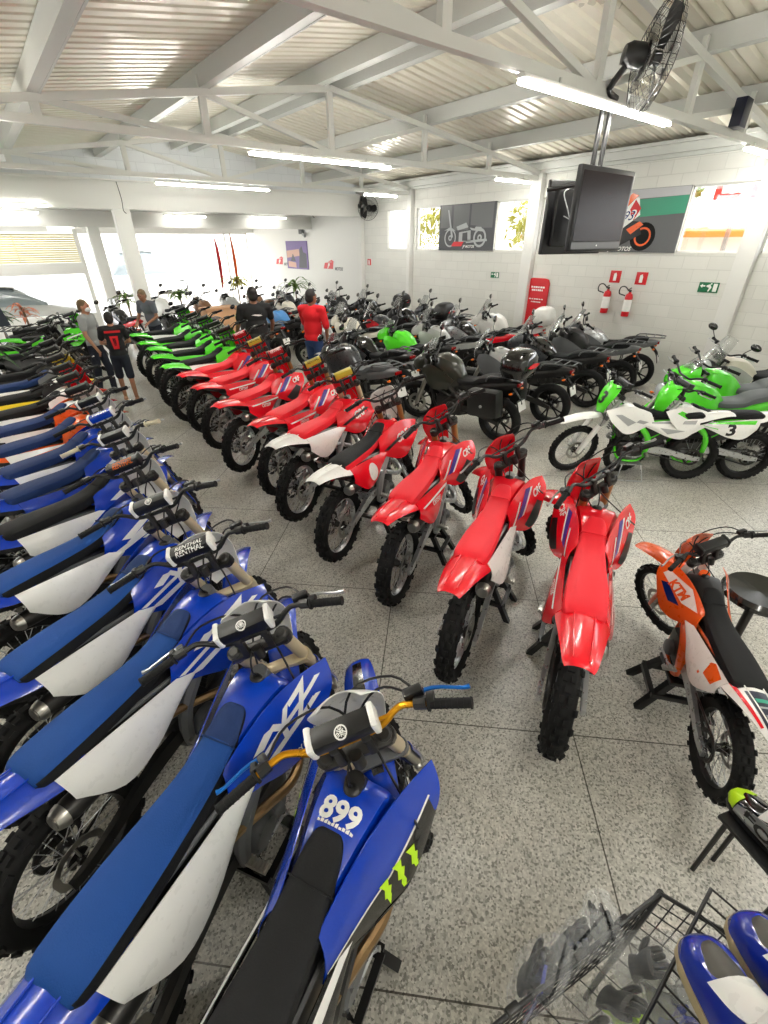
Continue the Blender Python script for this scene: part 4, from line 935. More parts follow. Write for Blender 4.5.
# ------------------------------------------------------------------ people
def capsule(mb, a, b, ra, rb, n=14):
    a, b = Vector(a), Vector(b); d = (b - a).normalized()
    return mb.tube([a - d * ra, a - d * ra * .8, a - d * ra * .45, a, b, b + d * rb * .45, b + d * rb * .8, b + d * rb], [ra * .02, ra * .6, ra * .89, ra, rb, rb * .89, rb * .6, rb * .02], n)
def ell(mb, c, r, rot=(0, 0, 0)):
    R = Euler(rot).to_matrix(); c = Vector(c); n = 18; k = 12
    return mb.loft([[c + R @ Vector((r[0] * math.sin(p) * math.cos(2 * PI * j / n), r[1] * math.sin(p) * math.sin(2 * PI * j / n), r[2] * math.cos(p))) for j in range(n)] for p in [PI * (i + .02) / (k + .04) for i in range(k + 1)]])
def fuse(mb, name, vox, m, parent):
    o = bpy.data.objects.new(name, mb.mesh(name)); COL.objects.link(o)
    r = o.modifiers.new('r', 'REMESH'); r.mode = 'VOXEL'; r.voxel_size = vox
    s = o.modifiers.new('s', 'SMOOTH'); s.iterations = 3; s.factor = .5
    dg = bpy.context.evaluated_depsgraph_get(); me = bpy.data.meshes.new_from_object(o.evaluated_get(dg)); bpy.data.objects.remove(o)
    me.name = name; me.polygons.foreach_set('use_smooth', [True] * len(me.polygons)); me.materials.clear(); me.materials.append(M(m))
    return ob(name, me, parent)
for n, c, kw in (('skin', (176, 126, 98), dict(rough=.55)), ('skin_dark', (140, 96, 72), dict(rough=.55)), ('hair', (26, 20, 18), dict(rough=.7)), ('hair_brown', (92, 70, 48), dict(rough=.7)), ('hair_fair', (112, 92, 64), dict(rough=.7)), ('cloth_black', (18, 18, 20), dict(rough=.85)), ('cloth_red', (214, 14, 30), dict(rough=.8)), ('cloth_grey', (150, 152, 152), dict(rough=.85)), ('cloth_slate', (92, 96, 104), dict(rough=.85)), ('denim', (40, 66, 110), dict(rough=.85)), ('cloth_navy', (22, 26, 40), dict(rough=.85)), ('mask', (226, 228, 228), dict(rough=.8)), ('shoe', (60, 50, 44), dict(rough=.7)), ('eye', (20, 16, 14), dict(rough=.2))): mat(n, c, **kw)
def person(label, x, y, psi, H=1.72, skin='skin', hair='hair', shirt='cloth_black', pants='denim', shorts=False, lean=0, arms=None, head=0, mask=False, art=None, w=1.0, feet='shoe', sleeve=.6):
    """faces +x; joints in metres for a 1.72 m figure"""
    r = thing('person', label, 'person', T(x, y, 0) @ RZ(math.radians(psi)) @ S4(H / 1.72))
    hip = Vector((0, 0, .92)); R = Matrix.Rotation(math.radians(lean), 3, 'Y')
    U = lambda p: hip + R @ (Vector(p) - hip)
    HR = R @ Matrix.Rotation(math.radians(head), 3, 'Z') ; hc = U((.02, 0, 1.60)); Hh = lambda p: hc + HR @ Vector(p)
    arms = arms or {1: ((.02, .25, 1.14), (.14, .24, .90)), -1: ((.02, -.25, 1.14), (.14, -.24, .90))}
    b = MB(); sh = MB(); pa = MB()
    capsule(b, U((.0, 0, 1.42)), U((.015, 0, 1.53)), .062, .056)
    ell(b, hc, (.096, .076, .115)); ell(b, Hh((.03, 0, -.055)), (.066, .056, .066)); capsule(b, Hh((.092, 0, .0)), Hh((.104, 0, -.032)), .010, .015, 8); capsule(b, Hh((.082, -.035, .028)), Hh((.082, .035, .028)), .012, .012, 8); capsule(b, Hh((.082, -.018, -.06)), Hh((.082, .018, -.06)), .010, .010, 8)
    for s in (-1, 1): ell(b, Hh((-.005, .078 * s, -.005)), (.02, .01, .032))
    ell(b, U((.0, 0, 1.32)), (.105, .155 * w, .17)); ell(b, U((.0, 0, 1.08)), (.098, .135 * w, .18)); ell(b, (0, 0, .92), (.105, .15, .12))
    ell(sh, U((.0, 0, 1.32)), (.122, .175 * w, .17)); ell(sh, U((.0, 0, 1.12)), (.118, .16 * w, .22)); ell(sh, U((.0, 0, .96)), (.122, .168 * w, .12)); ell(pa, (0, 0, .92), (.118, .162, .12))
    for s in (-1, 1):
        S_, (E_, W_) = U((.0, .185 * s * w, 1.41)), [U(q) for q in arms[s]]
        capsule(b, U((0, .08 * s, 1.43)), S_, .06, .058); capsule(b, S_, E_, .05, .038); capsule(b, E_, W_, .038, .026)
        capsule(sh, U((0, .06 * s, 1.42)), S_, .072, .07); capsule(sh, S_, S_.lerp(E_, sleeve), .064, .062)
        d = (W_ - E_).normalized(); u = d.cross(Vector((0, 0, 1))).normalized() if abs(d.z) < .9 else Vector((1, 0, 0)); v = u.cross(d)
        pc = W_ + d * .05; capsule(b, W_, pc, .025, .03, 10)
        for i, (o_, l) in enumerate(((-.03, .066), (-.01, .078), (.011, .073), (.03, .058))):
            k0 = pc + u * o_ + d * .02; k1 = k0 + d * l * .55 - v * .012; capsule(b, k0, k1, .0095, .009, 8); capsule(b, k1, k1 + d * l * .4 - v * .03, .009, .0075, 8)
        t0 = W_ + d * .02 - u * .022; t1 = t0 + d * .035 - u * .028; capsule(b, t0, t1, .012, .0105, 8); capsule(b, t1, t1 + d * .032 - u * .006, .0105, .009, 8)
        hp, kn, an = Vector((0, .085 * s, .90)), Vector((.03 + .06 * s, .10 * s, .49)), Vector((-.02 + .09 * s, .105 * s, .085))
        capsule(b, hp, kn, .078, .052); capsule(b, kn, an, .054, .036); capsule(b, an + Vector((-.03, 0, -.045)), an + Vector((.15, .01 * s, -.052)), .036, .03)
        if shorts: capsule(pa, hp, hp.lerp(kn, .95), .094, .082)
        else: capsule(pa, hp, kn, .092, .068); capsule(pa, kn, an + Vector((0, 0, -.01)), .068, .056)
    body = fuse(b, 'body', .0085, skin, r)
    fuse(sh, 'shirt', .014, shirt, r); fuse(pa, 'shorts' if shorts else 'trousers', .014, pants, r)
    hm = MB(); ell(hm, Hh((-.018, 0, .03)), (.098, .084, .10)); ell(hm, Hh((-.04, 0, -.02)), (.075, .08, .075)); fuse(hm, 'hair', .01, hair, r)
    for s in (-1, 1):
        e = MB(); ell(e, Hh((.084, .032 * s, .008)), (.010, .013, .009)); me = e.mesh('eye'); me.materials.append(M('eye')); ob('eye', me, r)
        f = MB(); an = Vector((-.02 + .09 * s, .105 * s, .085)); capsule(f, an + Vector((-.035, 0, -.045)), an + Vector((.165, .01 * s, -.05)), .042, .036); me = f.mesh('shoe'); me.materials.append(M(feet)); ob('shoe', me, r)
    if mask:
        q = MB(); ell(q, Hh((.045, 0, -.045)), (.068, .064, .055)); me = q.mesh('face_mask'); me.materials.append(M('mask')); ob('face_mask', me, r)
    if art:
        for nm, P, m_ in art:
            q = MB()
            tri = [tuple(t) for t in tessellate_polygon([[Vector((*p, 0)) for p in P]])]
            q.add([U((-.128 - .0 * abs(p[0]), p[0], p[1])) for p in P], tri); me = q.mesh(nm); me.materials.append(M(m_)); ob(nm, me, r)
    return r
ARM_FWD = {1: ((.10, .25, 1.16), (.32, .16, 1.10)), -1: ((.10, -.25, 1.16), (.32, -.16, 1.10))}
person('boy in black shirt with red back print and dark shorts in the aisle', 1.5, 9.2, 78, 1.47, shirt='cloth_black', pants='cloth_navy', shorts=True, arms=ARM_FWD, art=[('print', [(-.14, 1.36), (.14, 1.36), (.14, 1.40), (-.14, 1.40)], 'sign_red'), ('print', [(-.075, 1.30), (.075, 1.30), (.05, 1.06), (-.05, 1.06)], 'sign_red'), ('print', [(-.03, 1.26), (.03, 1.26), (.02, 1.12), (-.02, 1.12)], 'cloth_black')], feet='skin', w=1.02)
person('man in a grey shirt and white face mask beside the boy in black', 1.28, 9.95, -35, 1.62, hair='hair_fair', shirt='cloth_grey', pants='cloth_navy', mask=True)
person('man in a slate shirt leaning over the farthest green bike', 2.8, 11.75, 215, 1.62, skin='skin_dark', hair='hair_fair', shirt='cloth_slate', pants='cloth_navy', lean=14, arms=ARM_FWD)
person('man seen from behind in a black shirt with a small white back logo', 3.58, 8.05, 78, 1.8, skin='skin_dark', hair='hair', shirt='cloth_black', pants='cloth_navy', arms={1: ((.06, .29, 1.16), (.22, .3, 1.0)), -1: ((.06, -.29, 1.16), (.22, -.3, 1.0))}, art=[('logo', [(-.09, 1.30), (-.03, 1.295), (.09, 1.315), (.03, 1.325), (-.06, 1.318)], 'white')], w=1.18)
person('man in a bright red shirt and blue jeans among the road bikes', 4.36, 7.45, 30, 1.76, skin='skin_dark', shirt='cloth_red', pants='denim', w=1.08, sleeve=.95, head=-20, arms={1: ((.12, .22, 1.17), (.34, .1, 1.2)), -1: ((.0, -.26, 1.15), (.06, -.24, .9))})
# ------------------------------------------------------------------ things on the walls and under the roof
def kid(parent, name, mb, m, mx=None, **kw):
    me = mb.mesh(name, **kw)
    for n in ((m,) if isinstance(m, str) else m): me.materials.append(M(n))
    return ob(name, me, parent, mx)
def flatw(V, F, at, mi=0, mb=None, d=.004):
    """2D shape to the right wall: u to the viewer's right (-y), v up; built as a thin raised plate"""
    x, y, z = at; mb = mb or MB(); return mb.add([(x, y - p[0], z + p[1]) for p in V], F, mi)
def circ(cx, cy, r, n=24): return [(cx + r * math.cos(2 * PI * k / n), cy + r * math.sin(2 * PI * k / n)) for k in range(n)]
def ringp(cx, cy, r, r2, n=28):
    a, b = circ(cx, cy, r, n), circ(cx, cy, r2, n); return [Vector(p) for p in a + b], [(i, (i + 1) % n, n + (i + 1) % n, n + i) for i in range(n)]
def pic(parent, at, layers):
    """layers: (name, material, [shapes]); each layer 1.5 mm in front of the last"""
    x, y, z = at
    for i, (n, m, shapes) in enumerate(layers):
        mb = MB()
        for s in shapes:
            V, F = poly2(s) if isinstance(s, list) else s; flatw(V, F, (x - .0015 * (i + 1), y, z), 0, mb)
        kid(parent, n, mb, m, smooth=False)
def T2(t, h, at, shear=0, bold=.03, sx=1):
    V, F = text_polys(t, h, shear, bold); return [Vector((at[0] + p.x * sx, at[1] + p.y)) for p in V], F
X0 = WX - .004
p1 = thing('poster', 'wide dark poster of a cruiser motorcycle between two window panes', 'poster', Matrix.Identity(4))
kid(p1, 'picture_panel', MB().box((WX - .013, 8.985, 2.735), (.02, 1.81, .98)), 'poster_dark', smooth=False)
A = (WX - .0232, 8.985, 2.735)
pic(p1, A, [('backdrop', 'poster_mid', [[(-.42, -.05), (-.42, .47), (.1, .47), (.1, -.05)], [(.16, -.02), (.16, .47), (.84, .47), (.84, -.02)], [(-.86, .0), (-.86, .47), (-.5, .47), (-.5, .0)]]),
            ('wheels', 'poster_light', [ringp(-.5, -.22, .2, .165), ringp(.48, -.22, .2, .15), ringp(-.5, -.22, .06, .03), ringp(.48, -.22, .07, .03)]),
            ('bike', 'poster_light', [[(-.62, .38), (-.58, .38), (-.4, -.2), (-.46, -.22)], [(-.3, .02), (.02, .1), (.1, .0), (-.25, -.06)], [(-.2, -.1), (.18, -.06), (.2, -.3), (-.2, -.3)], [(.12, .02), (.5, -.0), (.62, -.1), (.2, -.06)], [(-.72, -.06), (-.5, .02), (-.3, -.08), (-.5, -.03)], [(.05, -.28), (.7, -.24), (.72, -.29), (.05, -.33)]]),
            ('engine', 'poster_dark', [[(-.08, -.12), (.08, -.1), (.1, -.28), (-.08, -.28)], [(.1, .05), (.36, .03), (.3, -.03), (.12, -.0)]]),
            ('logo', 'sign_red', [[(-.45, -.40), (-.1, -.40), (-.02, -.30), (-.36, -.30)]]), ('lettering', 'white', [T2('JP MOTOS', .06, (.14, -.40), .3, .03)])])
p2 = thing('poster', 'wide poster of a red and orange racing motorcycle on a grey track with green band', 'poster', Matrix.Identity(4))
kid(p2, 'picture_panel', MB().box((WX - .013, 4.945, 2.735), (.02, 1.91, .98)), 'poster_mid', smooth=False)
A = (WX - .0232, 4.945, 2.735)
pic(p2, A, [('backdrop', 'poster_sky', [[(-.95, .33), (.95, .36), (.95, .485), (-.95, .485)]]), ('band', 'poster_teal', [[(-.95, .02), (.95, .1), (.95, .36), (-.95, .3)]]),
            ('tyres', 'rubber', [circ(.33, -.24, .225), circ(-.62, -.27, .2)]), ('wheel_rims', 'orange', [ringp(.33, -.24, .15, .118), ringp(-.62, -.27, .13, .1)]),
            ('machine', 'black', [[(-.5, -.34), (-.1, -.4), (.3, -.2), (.2, .0), (-.3, .05)]]), ('fairing', 'white', [[(-.55, -.2), (-.3, .15), (-.05, .4), (.12, .36), (.2, .1), (-.1, -.12), (-.3, -.3)]]),
            ('red_panels', 'sign_red', [[(-.52, -.18), (-.36, .06), (-.1, -.02), (-.3, -.28)], [(-.02, .16), (.06, .34), (.19, .2), (.1, .02)]]), ('orange_panels', 'orange', [[(-.24, .26), (-.02, .44), (.1, .4), (-.08, .22)], [(.0, -.12), (.22, .0), (.3, -.05), (.1, -.2)]]),
            ('number', 'white', [T2('93', .17, (-.02, .1), .35, .05)]), ('number_shade', 'deep_blue', [T2('93', .15, (-.02, .1), .35, .0)]), ('logo', 'sign_red', [[(-.62, -.46), (-.3, -.46), (-.2, -.33), (-.5, -.33)]]), ('lettering', 'white', [T2('JP MOTOS', .07, (-.05, -.43), .3, .03)])])
p3 = thing('poster', 'violet and tan photo poster on the far recess wall', 'poster', Matrix.Identity(4))
kid(p3, 'picture_panel', MB().box((WX - .013, 17.47, 2.03), (.02, 1.6, .92)), 'poster_violet', smooth=False)
pic(p3, (WX - .0232, 17.47, 2.03), [('backdrop', 'poster_tan', [[(-.78, -.1), (.2, -.02), (.2, .2), (-.78, .14)], [(-.7, -.4), (-.1, -.42), (-.1, -.25), (-.7, -.2)]]), ('figures', 'navy', [[(.1, -.42), (.25, .2), (.4, .3), (.5, .1), (.72, .05), (.7, -.42)], [(-.5, -.2), (-.3, .05), (-.1, -.2)]])])
for y, z, w, lab in ((18.7, 1.75, 1.2, 'red and grey shop logo on the recess wall left of the violet poster'), (15.05, 1.70, 1.25, 'red and grey shop logo on the recess wall right of the violet poster')):
    g = thing('wall_logo', lab, 'logo', Matrix.Identity(4)); k_ = w / 1.25
    pic(g, (X0, y, z), [('emblem', 'sign_red', [[(-.6 * k_, -.06), (-.5 * k_, .12), (.05 * k_, .16), (.0, -.06)], [(-.3 * k_, .16), (-.05 * k_, .22), (.1 * k_, .16)]]), ('initials', 'white', [T2('JP', .12, (-.27 * k_, .05), .3, .06)]), ('lettering', 'grey', [T2('MOTOS', .1, (.36 * k_, -.04), .3, .04)])])
def exit_sign(lab, y, z, w):
    g = thing('exit_sign', lab, 'sign', Matrix.Identity(4)); kid(g, 'panel', MB().box((WX - .004, y, z), (.012, w, w * .5), b=.002), 'sign_green'); s = w / .3
    pic(g, (X0 - .008, y, z), [('pictogram', 'white', [[(a * s, b * s) for a, b in P] for P in ([(-.13, .02), (-.09, .05), (-.09, .03), (-.05, .03), (-.05, .01), (-.09, .01), (-.09, -.01)], [(-.03, .03), (.02, .05), (.05, .0), (.02, -.06), (-.0, -.06), (.015, -.005), (-.03, .01)], [(.07, -.06), (.13, -.06), (.13, .06), (.07, .06)])] + [circ(.035 * s, .055 * s, .012 * s, 10)])])
exit_sign('small green exit sign on the block wall at the right', 3.28, 1.735, .31); exit_sign('small green exit sign on block wall below the cruiser poster', 7.94, 1.74, .24)
def ext_sign(lab, y, z, w):
    g = thing('extinguisher_sign', lab, 'sign', Matrix.Identity(4)); kid(g, 'panel', MB().box((WX - .004, y, z), (.012, w, w), b=.002), 'sign_red')
    pic(g, (X0 - .008, y, z), [('pictogram', 'white', [[(-.03, -.07), (.03, -.07), (.03, .03), (.01, .07), (-.03, .05)]])])
ext_sign('red extinguisher sign above the left one of two extinguishers', 4.96, 1.83, .21); ext_sign('red extinguisher sign above the right one of two extinguishers', 4.45, 1.82, .21); ext_sign('small red sign alone on the far wall by the corner', 12.95, 1.9, .17)
def extinguisher(lab, y, z):
    g = thing('fire_extinguisher', lab, 'fire extinguisher', T(WX - .085, y, z))
    kid(g, 'cylinder', MB().lathe([(.0, 0), (.066, .0), (.07, .02), (.07, .34), (.055, .39), (.025, .41), (.025, .43), (0, .43)], 20, 'z'), 'sign_red')
    kid(g, 'label', MB().lathe([(.0712, .09), (.0715, .30)], 20, 'z'), 'white'); kid(g, 'valve', MB().box((0, 0, .45), (.05, .03, .04), b=.006).box((-.03, 0, .49), (.1, .02, .012), (0, -.25, 0)).box((-.03, 0, .465), (.09, .02, .012)), 'dark_steel')
    kid(g, 'hose', MB().tube([(-.02, .02, .45), (-.03, .10, .52), (-.02, .19, .50), (-.01, .20, .40), (-.01, .10, .37), (0, .09, .36)], .011, 7, k=4), 'black'); kid(g, 'wall_mount', MB().box((.06, 0, .3), (.05, .06, .03)), 'steel')
extinguisher('red fire extinguisher on the wall, left of the two', 5.0, 1.18); extinguisher('red fire extinguisher on the wall, right of the two', 4.56, 1.155)
g = thing('banner_board', 'tall red rounded board with white writing against the wall', 'board', T(WX - .05, 6.66, .45) @ RY(.02))
kid(g, 'board', MB().loft([[Vector((d, y, z)) for y, z in [(-.28, 0), (.28, 0), (.28, 1.18), (.24, 1.26), (.16, 1.28), (-.16, 1.28), (-.24, 1.26), (-.28, 1.18)]] for d in (-.012, .012)]), 'sign_red', smooth=False)
q = MB()
for i, (w, z) in enumerate(((.36, 1.10), (.30, 1.04), (.38, .86), (.26, .80))):
    for k_ in range(6): q.box((-.015, w / 2 - (k_ + .5) * w / 6, z), (.003, w / 6 * (.55 + .35 * ((k_ * 7 + i) % 3) / 2), .035 if i < 2 else .022))
kid(g, 'writing', q, 'white', smooth=False); kid(g, 'foot', MB().box((0, 0, -.22), (.04, .5, .46)), 'dark_red')
# screens back to back on a double pole
def tv(lab, mx, cables=False):
    r = thing('television', lab, 'television', mx)
    kid(r, 'casing', MB().box((0, .05, .36), (1.02, .055, .72), b=.018).box((0, .10, .36), (.86, .07, .56), b=.03), 'plastic_black'); kid(r, 'screen', MB().box((0, .021, .385), (.94, .004, .58)), 'screen'); kid(r, 'screen_frame', MB().box((0, .0205, .055), (.96, .004, .06)), 'grey')
    kid(r, 'power_light', MB().lathe([(0, .014), (.008, .016), (.008, .02)], 10, 'y', (0, 0, .055)), 'white')
    if cables: kid(r, 'cable', MB().tube([(.1, .14, .2), (.3, .17, .45), (.38, .16, .6), (.2, .15, .66)], .006, 5, k=4).tube([(-.2, .14, .15), (.1, .17, .3), (.33, .16, .38)], .005, 5, k=4), 'light_grey')
    return r
tv('black television screen hanging on the pole, front of the pair', T(5.26, 2.93, 2.34) @ RX(.0))
tv('black television seen from behind with loose cables, rear of the pair', T(5.76, 3.6, 2.30) @ RZ(math.radians(171)), True)
g = thing('ceiling_mount', 'pair of black poles carrying the televisions from the truss', 'mount', T(5.12, 3.08, 3.5))
for n_, q in (('pole', MB().tube([(0, .0, .06), (0, 0, -.62)], .024, 10)), ('pole', MB().tube([(.14, .0, .06), (.14, 0, -.62)], .024, 10)), ('bracket', MB().box((.07, .03, -.62), (.34, .05, .3), b=.01)), ('bracket', MB().tube([(.07, .04, -.55), (-.12, .4, -.6)], .02, 8))): kid(g, n_, q, 'plastic_black')
def wall_fan(lab, mx, R, arm):
    r = thing('wall_fan', lab, 'fan', mx)
    cage = MB()
    for k_ in range(36):
        a = 2 * PI * k_ / 36; c, s = math.cos(a), math.sin(a)
        cage.tube([(-.07, .05 * c, .05 * s), (-.085, R * .6 * c, R * .6 * s), (-.03, R * .97 * c, R * .97 * s), (0, R * c, R * s), (.05, R * .96 * c, R * .96 * s), (.10, R * .6 * c, R * .6 * s), (.115, .05 * c, .05 * s)], .0024, 4, cap=False)
    for x_, q in ((0, 1), (-.085, .62), (.1, .62)): cage.tube([(x_, R * q * math.cos(a), R * q * math.sin(a)) for a in [2 * PI * j / 40 for j in range(41)]], .0055 if q == 1 else .003, 6, cap=False)
    kid(r, 'cage', cage, 'plastic_black'); bl = MB()
    for k_ in range(3):
        a0 = 2 * PI * k_ / 3
        bl.shell([[(.02 + .05 * (j - 1.5) / 3, q * math.cos(a0 + w * (j - 1.5) / 3), q * math.sin(a0 + w * (j - 1.5) / 3)) for j in range(4)] for q, w in ((.06, .5), (R * .4, .75), (R * .75, .7), (R * .9, .45))], .003)
    kid(r, 'blades', bl, 'plastic_black'); kid(r, 'hub', MB().lathe([(0, -.02), (.05, -.01), (.05, .05), (.02, .07), (0, .07)], 16, 'x'), 'black')
    kid(r, 'motor', MB().lathe([(0, -.26), (.06, -.25), (.085, -.2), (.085, -.1), (.05, -.05)], 18, 'x'), 'black'); kid(r, 'label', MB().box((-.18, 0.087, 0), (.12, .004, .09)), 'light_grey'); kid(r, 'arm', MB().tube(arm, .025, 8, k=3), 'black')
    return r
wall_fan('big black wall fan fixed on the truss above the televisions', T(4.98, 2.62, 3.74) @ RZ(math.radians(-42)) @ RY(.12), .36, [(-.2, 0, -.06), (-.28, .02, -.22), (-.16, .16, -.24)])
wall_fan('small black wall fan high in the far corner', T(9.45, 12.5, 3.28) @ RZ(math.radians(215)), .3, [(-.2, 0, 0), (-.3, 0, -.05), (-.36, .1, -.05)])
g = solo('speaker_box', MB().box((7.62, 2.80, 3.71), (.2, .12, .27), (0, .05, 0), b=.01), 'navy', 'dark navy box on the nearest truss at the right', 'speaker')
g = thing('security_camera', 'small black security camera under the corner of the white beam', 'camera', T(9.55, 13.0, 3.36)); kid(g, 'body', MB().box((0, 0, 0), (.10, .16, .09), b=.02), 'black'); kid(g, 'mount', MB().tube([(0, .06, 0), (.12, .16, .02)], .015, 6), 'black'); kid(g, 'lens', MB().lathe([(0, -.02), (.03, -.02), (.03, .02)], 12, 'y', (0, -.09, 0)), 'lens')
g = thing('light_sensor', 'small grey box lamp on the recess wall above the violet poster', 'lamp', T(9.72, 16.9, 2.78)); kid(g, 'body', MB().box((0, 0, 0), (.12, .2, .16), b=.02), 'grey'); kid(g, 'mount', MB().box((.05, 0, .04), (.04, .1, .06)), 'grey'); kid(g, 'head', MB().tube([(0, -.1, -.08), (-.06, -.35, -.14)], .05, 8), 'light_grey')
for x_, y_, z_, lab in ((3.05, 12.93, 3.08, 'thin black cable hanging down the beam beside the pillar'), (8.05, 13.14, 3.1, 'loose black cable hanging on the white beam near the fan')):
    solo('hanging_cable', MB().tube([(x_, y_ + .15, z_ + .52), (x_ + .02, y_ + .14, z_ + .2), (x_, y_ + .13, z_), (x_ + .04, y_ + .1, z_ - .06)], .008, 5, k=3), 'black', lab, 'cable')
# ------------------------------------------------------------------ greenery, flags and furniture at the entrance
def plant(lab, x, y, h, m, n=22, L=.6, pot='terracotta', ph=.3, z0=0, up=.9):
    r = thing('potted_plant', lab, 'plant', T(x, y, z0)); kid(r, 'pot', MB().lathe([(0, 0), (.13, 0), (.17, ph), (.19, ph), (.19, ph + .03), (.15, ph + .03), (.15, ph - .02), (0, ph - .02)], 18, 'z'), pot)
    kid(r, 'stem', MB().tube([(0, 0, ph - .03), (.02, 0, h * .6), (0, .01, h)], .025, 7), 'bark'); mb = MB()
    for k_ in range(n):
        a = rng.random() * 6.28; e = up * (.3 + rng.random()); b0 = Vector((0, 0, h - rng.random() * .25)); d = Vector((math.cos(a), math.sin(a), 0)); l = L * (.7 + rng.random() * .5); s = d.cross(Vector((0, 0, 1))); rows = []
        for i in range(6):
            t = i / 5; c = b0 + d * l * t + Vector((0, 0, l * (e * t - (.5 + e * .55) * t * t))); w = .035 * math.sin(PI * min(1, t * .9 + .12)) + .003
            rows.append([c - s * w, c + Vector((0, 0, -.006)), c + s * w])
        mb.shell(rows, .002)
    kid(r, 'leaves', mb, m); return r
plant('leafy palm plant near the violet poster at the far wall', 8.6, 15.7, 1.25, 'leaf', 30, .65); plant('yellow green potted plant by the storefront post', 7.3, 17.6, 1.3, 'leaf_yellow', 34, .7)
plant('green plant behind the boy beside the white pillar', 3.05, 15.2, 1.2, 'leaf', 26, .5); plant('spiky dark yucca at left edge of the picture', -.25, 9.28, 1.0, 'leaf_dark', 30, .5, up=1.2); plant('pale plant among the road bikes before the bright opening', 4.7, 15.9, 1.15, 'leaf', 26, .5); plant('small dark bush in a pot at far left by the green bikes', .1, 14.3, 1.15, 'leaf_dark', 40, .35); plant('reddish potted plant at far left beside the dark bush', .62, 14.6, 1.15, 'terracotta', 26, .35)
for x_, y_, h_, m_, lab in ((8.0, 19.3, 2.75, 'orange', 'tall orange feather flag beside the storefront post'), (7.0, 18.3, 2.6, 'out_red', 'tall red feather flag at the middle of the storefront')):
    r = thing('feather_flag', lab, 'flag', T(x_, y_, 0)); kid(r, 'pole', MB().tube([(0, 0, 0), (0, 0, h_)], .012, 6), 'grey'); kid(r, 'base', MB().box((0, 0, .03), (.4, .4, .06), b=.01), 'black')
    kid(r, 'cloth', MB().shell([[(w * j / 3, .03 * math.sin(j * 1.5 + z * 4), z) for j in range(4)] for z, w in ((1.0, .06), (1.3, .09), (1.8, .11), (2.3, .10), (h_, .03))], .003), m_)
r = thing('banner_stand', 'slanted navy banner at the left edge behind the green bikes', 'banner', T(.15, 12.6, 0)); kid(r, 'cloth', MB().shell([[(.10 * u - .14 * t, .04 * u, 1.0 + .75 * t) for u in (-1, 0, 1)] for t in (0, .3, .6, 1)], .004), 'navy'); kid(r, 'pole', MB().tube([(.12, 0, .02), (-.2, 0, 1.8)], .014, 6), 'grey'); kid(r, 'base', MB().box((.12, 0, .02), (.4, .3, .04), b=.01), 'black')
r = thing('counter', 'low tan wicker counter behind the green bikes', 'counter', T(4.75, 12.95, 0) @ RZ(.1)); kid(r, 'top', MB().box((0, 0, .97), (.9, .45, .05), b=.01), 'wicker'); kid(r, 'front', MB().box((0, 0, .475), (.84, .4, .95), b=.02), 'wicker'); 
# ------------------------------------------------------------------ rack of riding gear at the lower right
A0, U_, V_ = Vector((.906, -.053, .92)), Vector((-.974, .224, 0)), Vector((.156, -.988, 0))
wr = thing('wire_bin', 'black wire bin of bagged gloves in the lower right corner', 'bin', Matrix.Identity(4))
def P3(u, v, z): return A0 + U_ * u + V_ * v + Vector((0, 0, z - .92))
fr, sd, bk, bt = MB(), MB(), MB(), MB(); LB, DB = .86, .62
zr = lambda v: .92 + .28 * v
for k_ in range(27): fr.tube([P3(LB * k_ / 26, 0, .58), P3(LB * k_ / 26, 0, .92)], .0019, 5)
for z in (.58, .64, .70, .76, .82, .87): fr.tube([P3(0, 0, z), P3(LB, 0, z)], .0019, 5)
fr.tube([P3(-.005, 0, .92), P3(LB, 0, .92)], .0055, 8)
for u in (.14, .29, .5): fr.box(P3(u, -.004, .915), (.035, .018, .03), (0, 0, -.226), b=.006)
for u, mb in ((0, sd), (LB, bk)):
    for k_ in range(19): v = DB * k_ / 18; mb.tube([P3(u, v, .58), P3(u, v, zr(v))], .0019, 5)
    for k_ in range(7): t = k_ / 6; mb.tube([P3(u, 0, .58 + .34 * t), P3(u, DB, .58 + (zr(DB) - .58) * t)], .0055 if k_ == 6 else .0019, 6)
for k_ in range(14): bt.tube([P3(LB * k_ / 13, 0, .58), P3(LB * k_ / 13, DB, .58)], .002, 5)
for k_ in range(9): bt.tube([P3(0, DB * k_ / 8, .58), P3(LB, DB * k_ / 8, .58)], .002, 5)
for n_, q in (('front_grid', fr), ('side_grid', sd), ('side_grid', bk), ('bottom_grid', bt)): kid(wr, n_, q, 'black')
for u, v in ((0, 0), (LB, 0), (0, DB), (LB, DB)): kid(wr, 'leg', MB().tube([P3(u, v, 0), P3(u, v, zr(v) + .005)], .009, 8), 'black')
mat('film', (240, 243, 243), rough=.06, trans=0, alpha=.17, vary=.03, bump=.5, scale=40, spec=1, coat=1); mat('leather', (16, 17, 19), rough=.5); mat('leather_grey', (92, 94, 96), rough=.5)
mat('boot_blue', (14, 40, 150), rough=.2, coat=.6); mat('boot_navy', (30, 20, 80), rough=.25, coat=.4); mat('sole', (176, 160, 124), rough=.7); mat('boot_grey', (74, 72, 66), rough=.5); mat('fluo', (214, 255, 30), rough=.45)
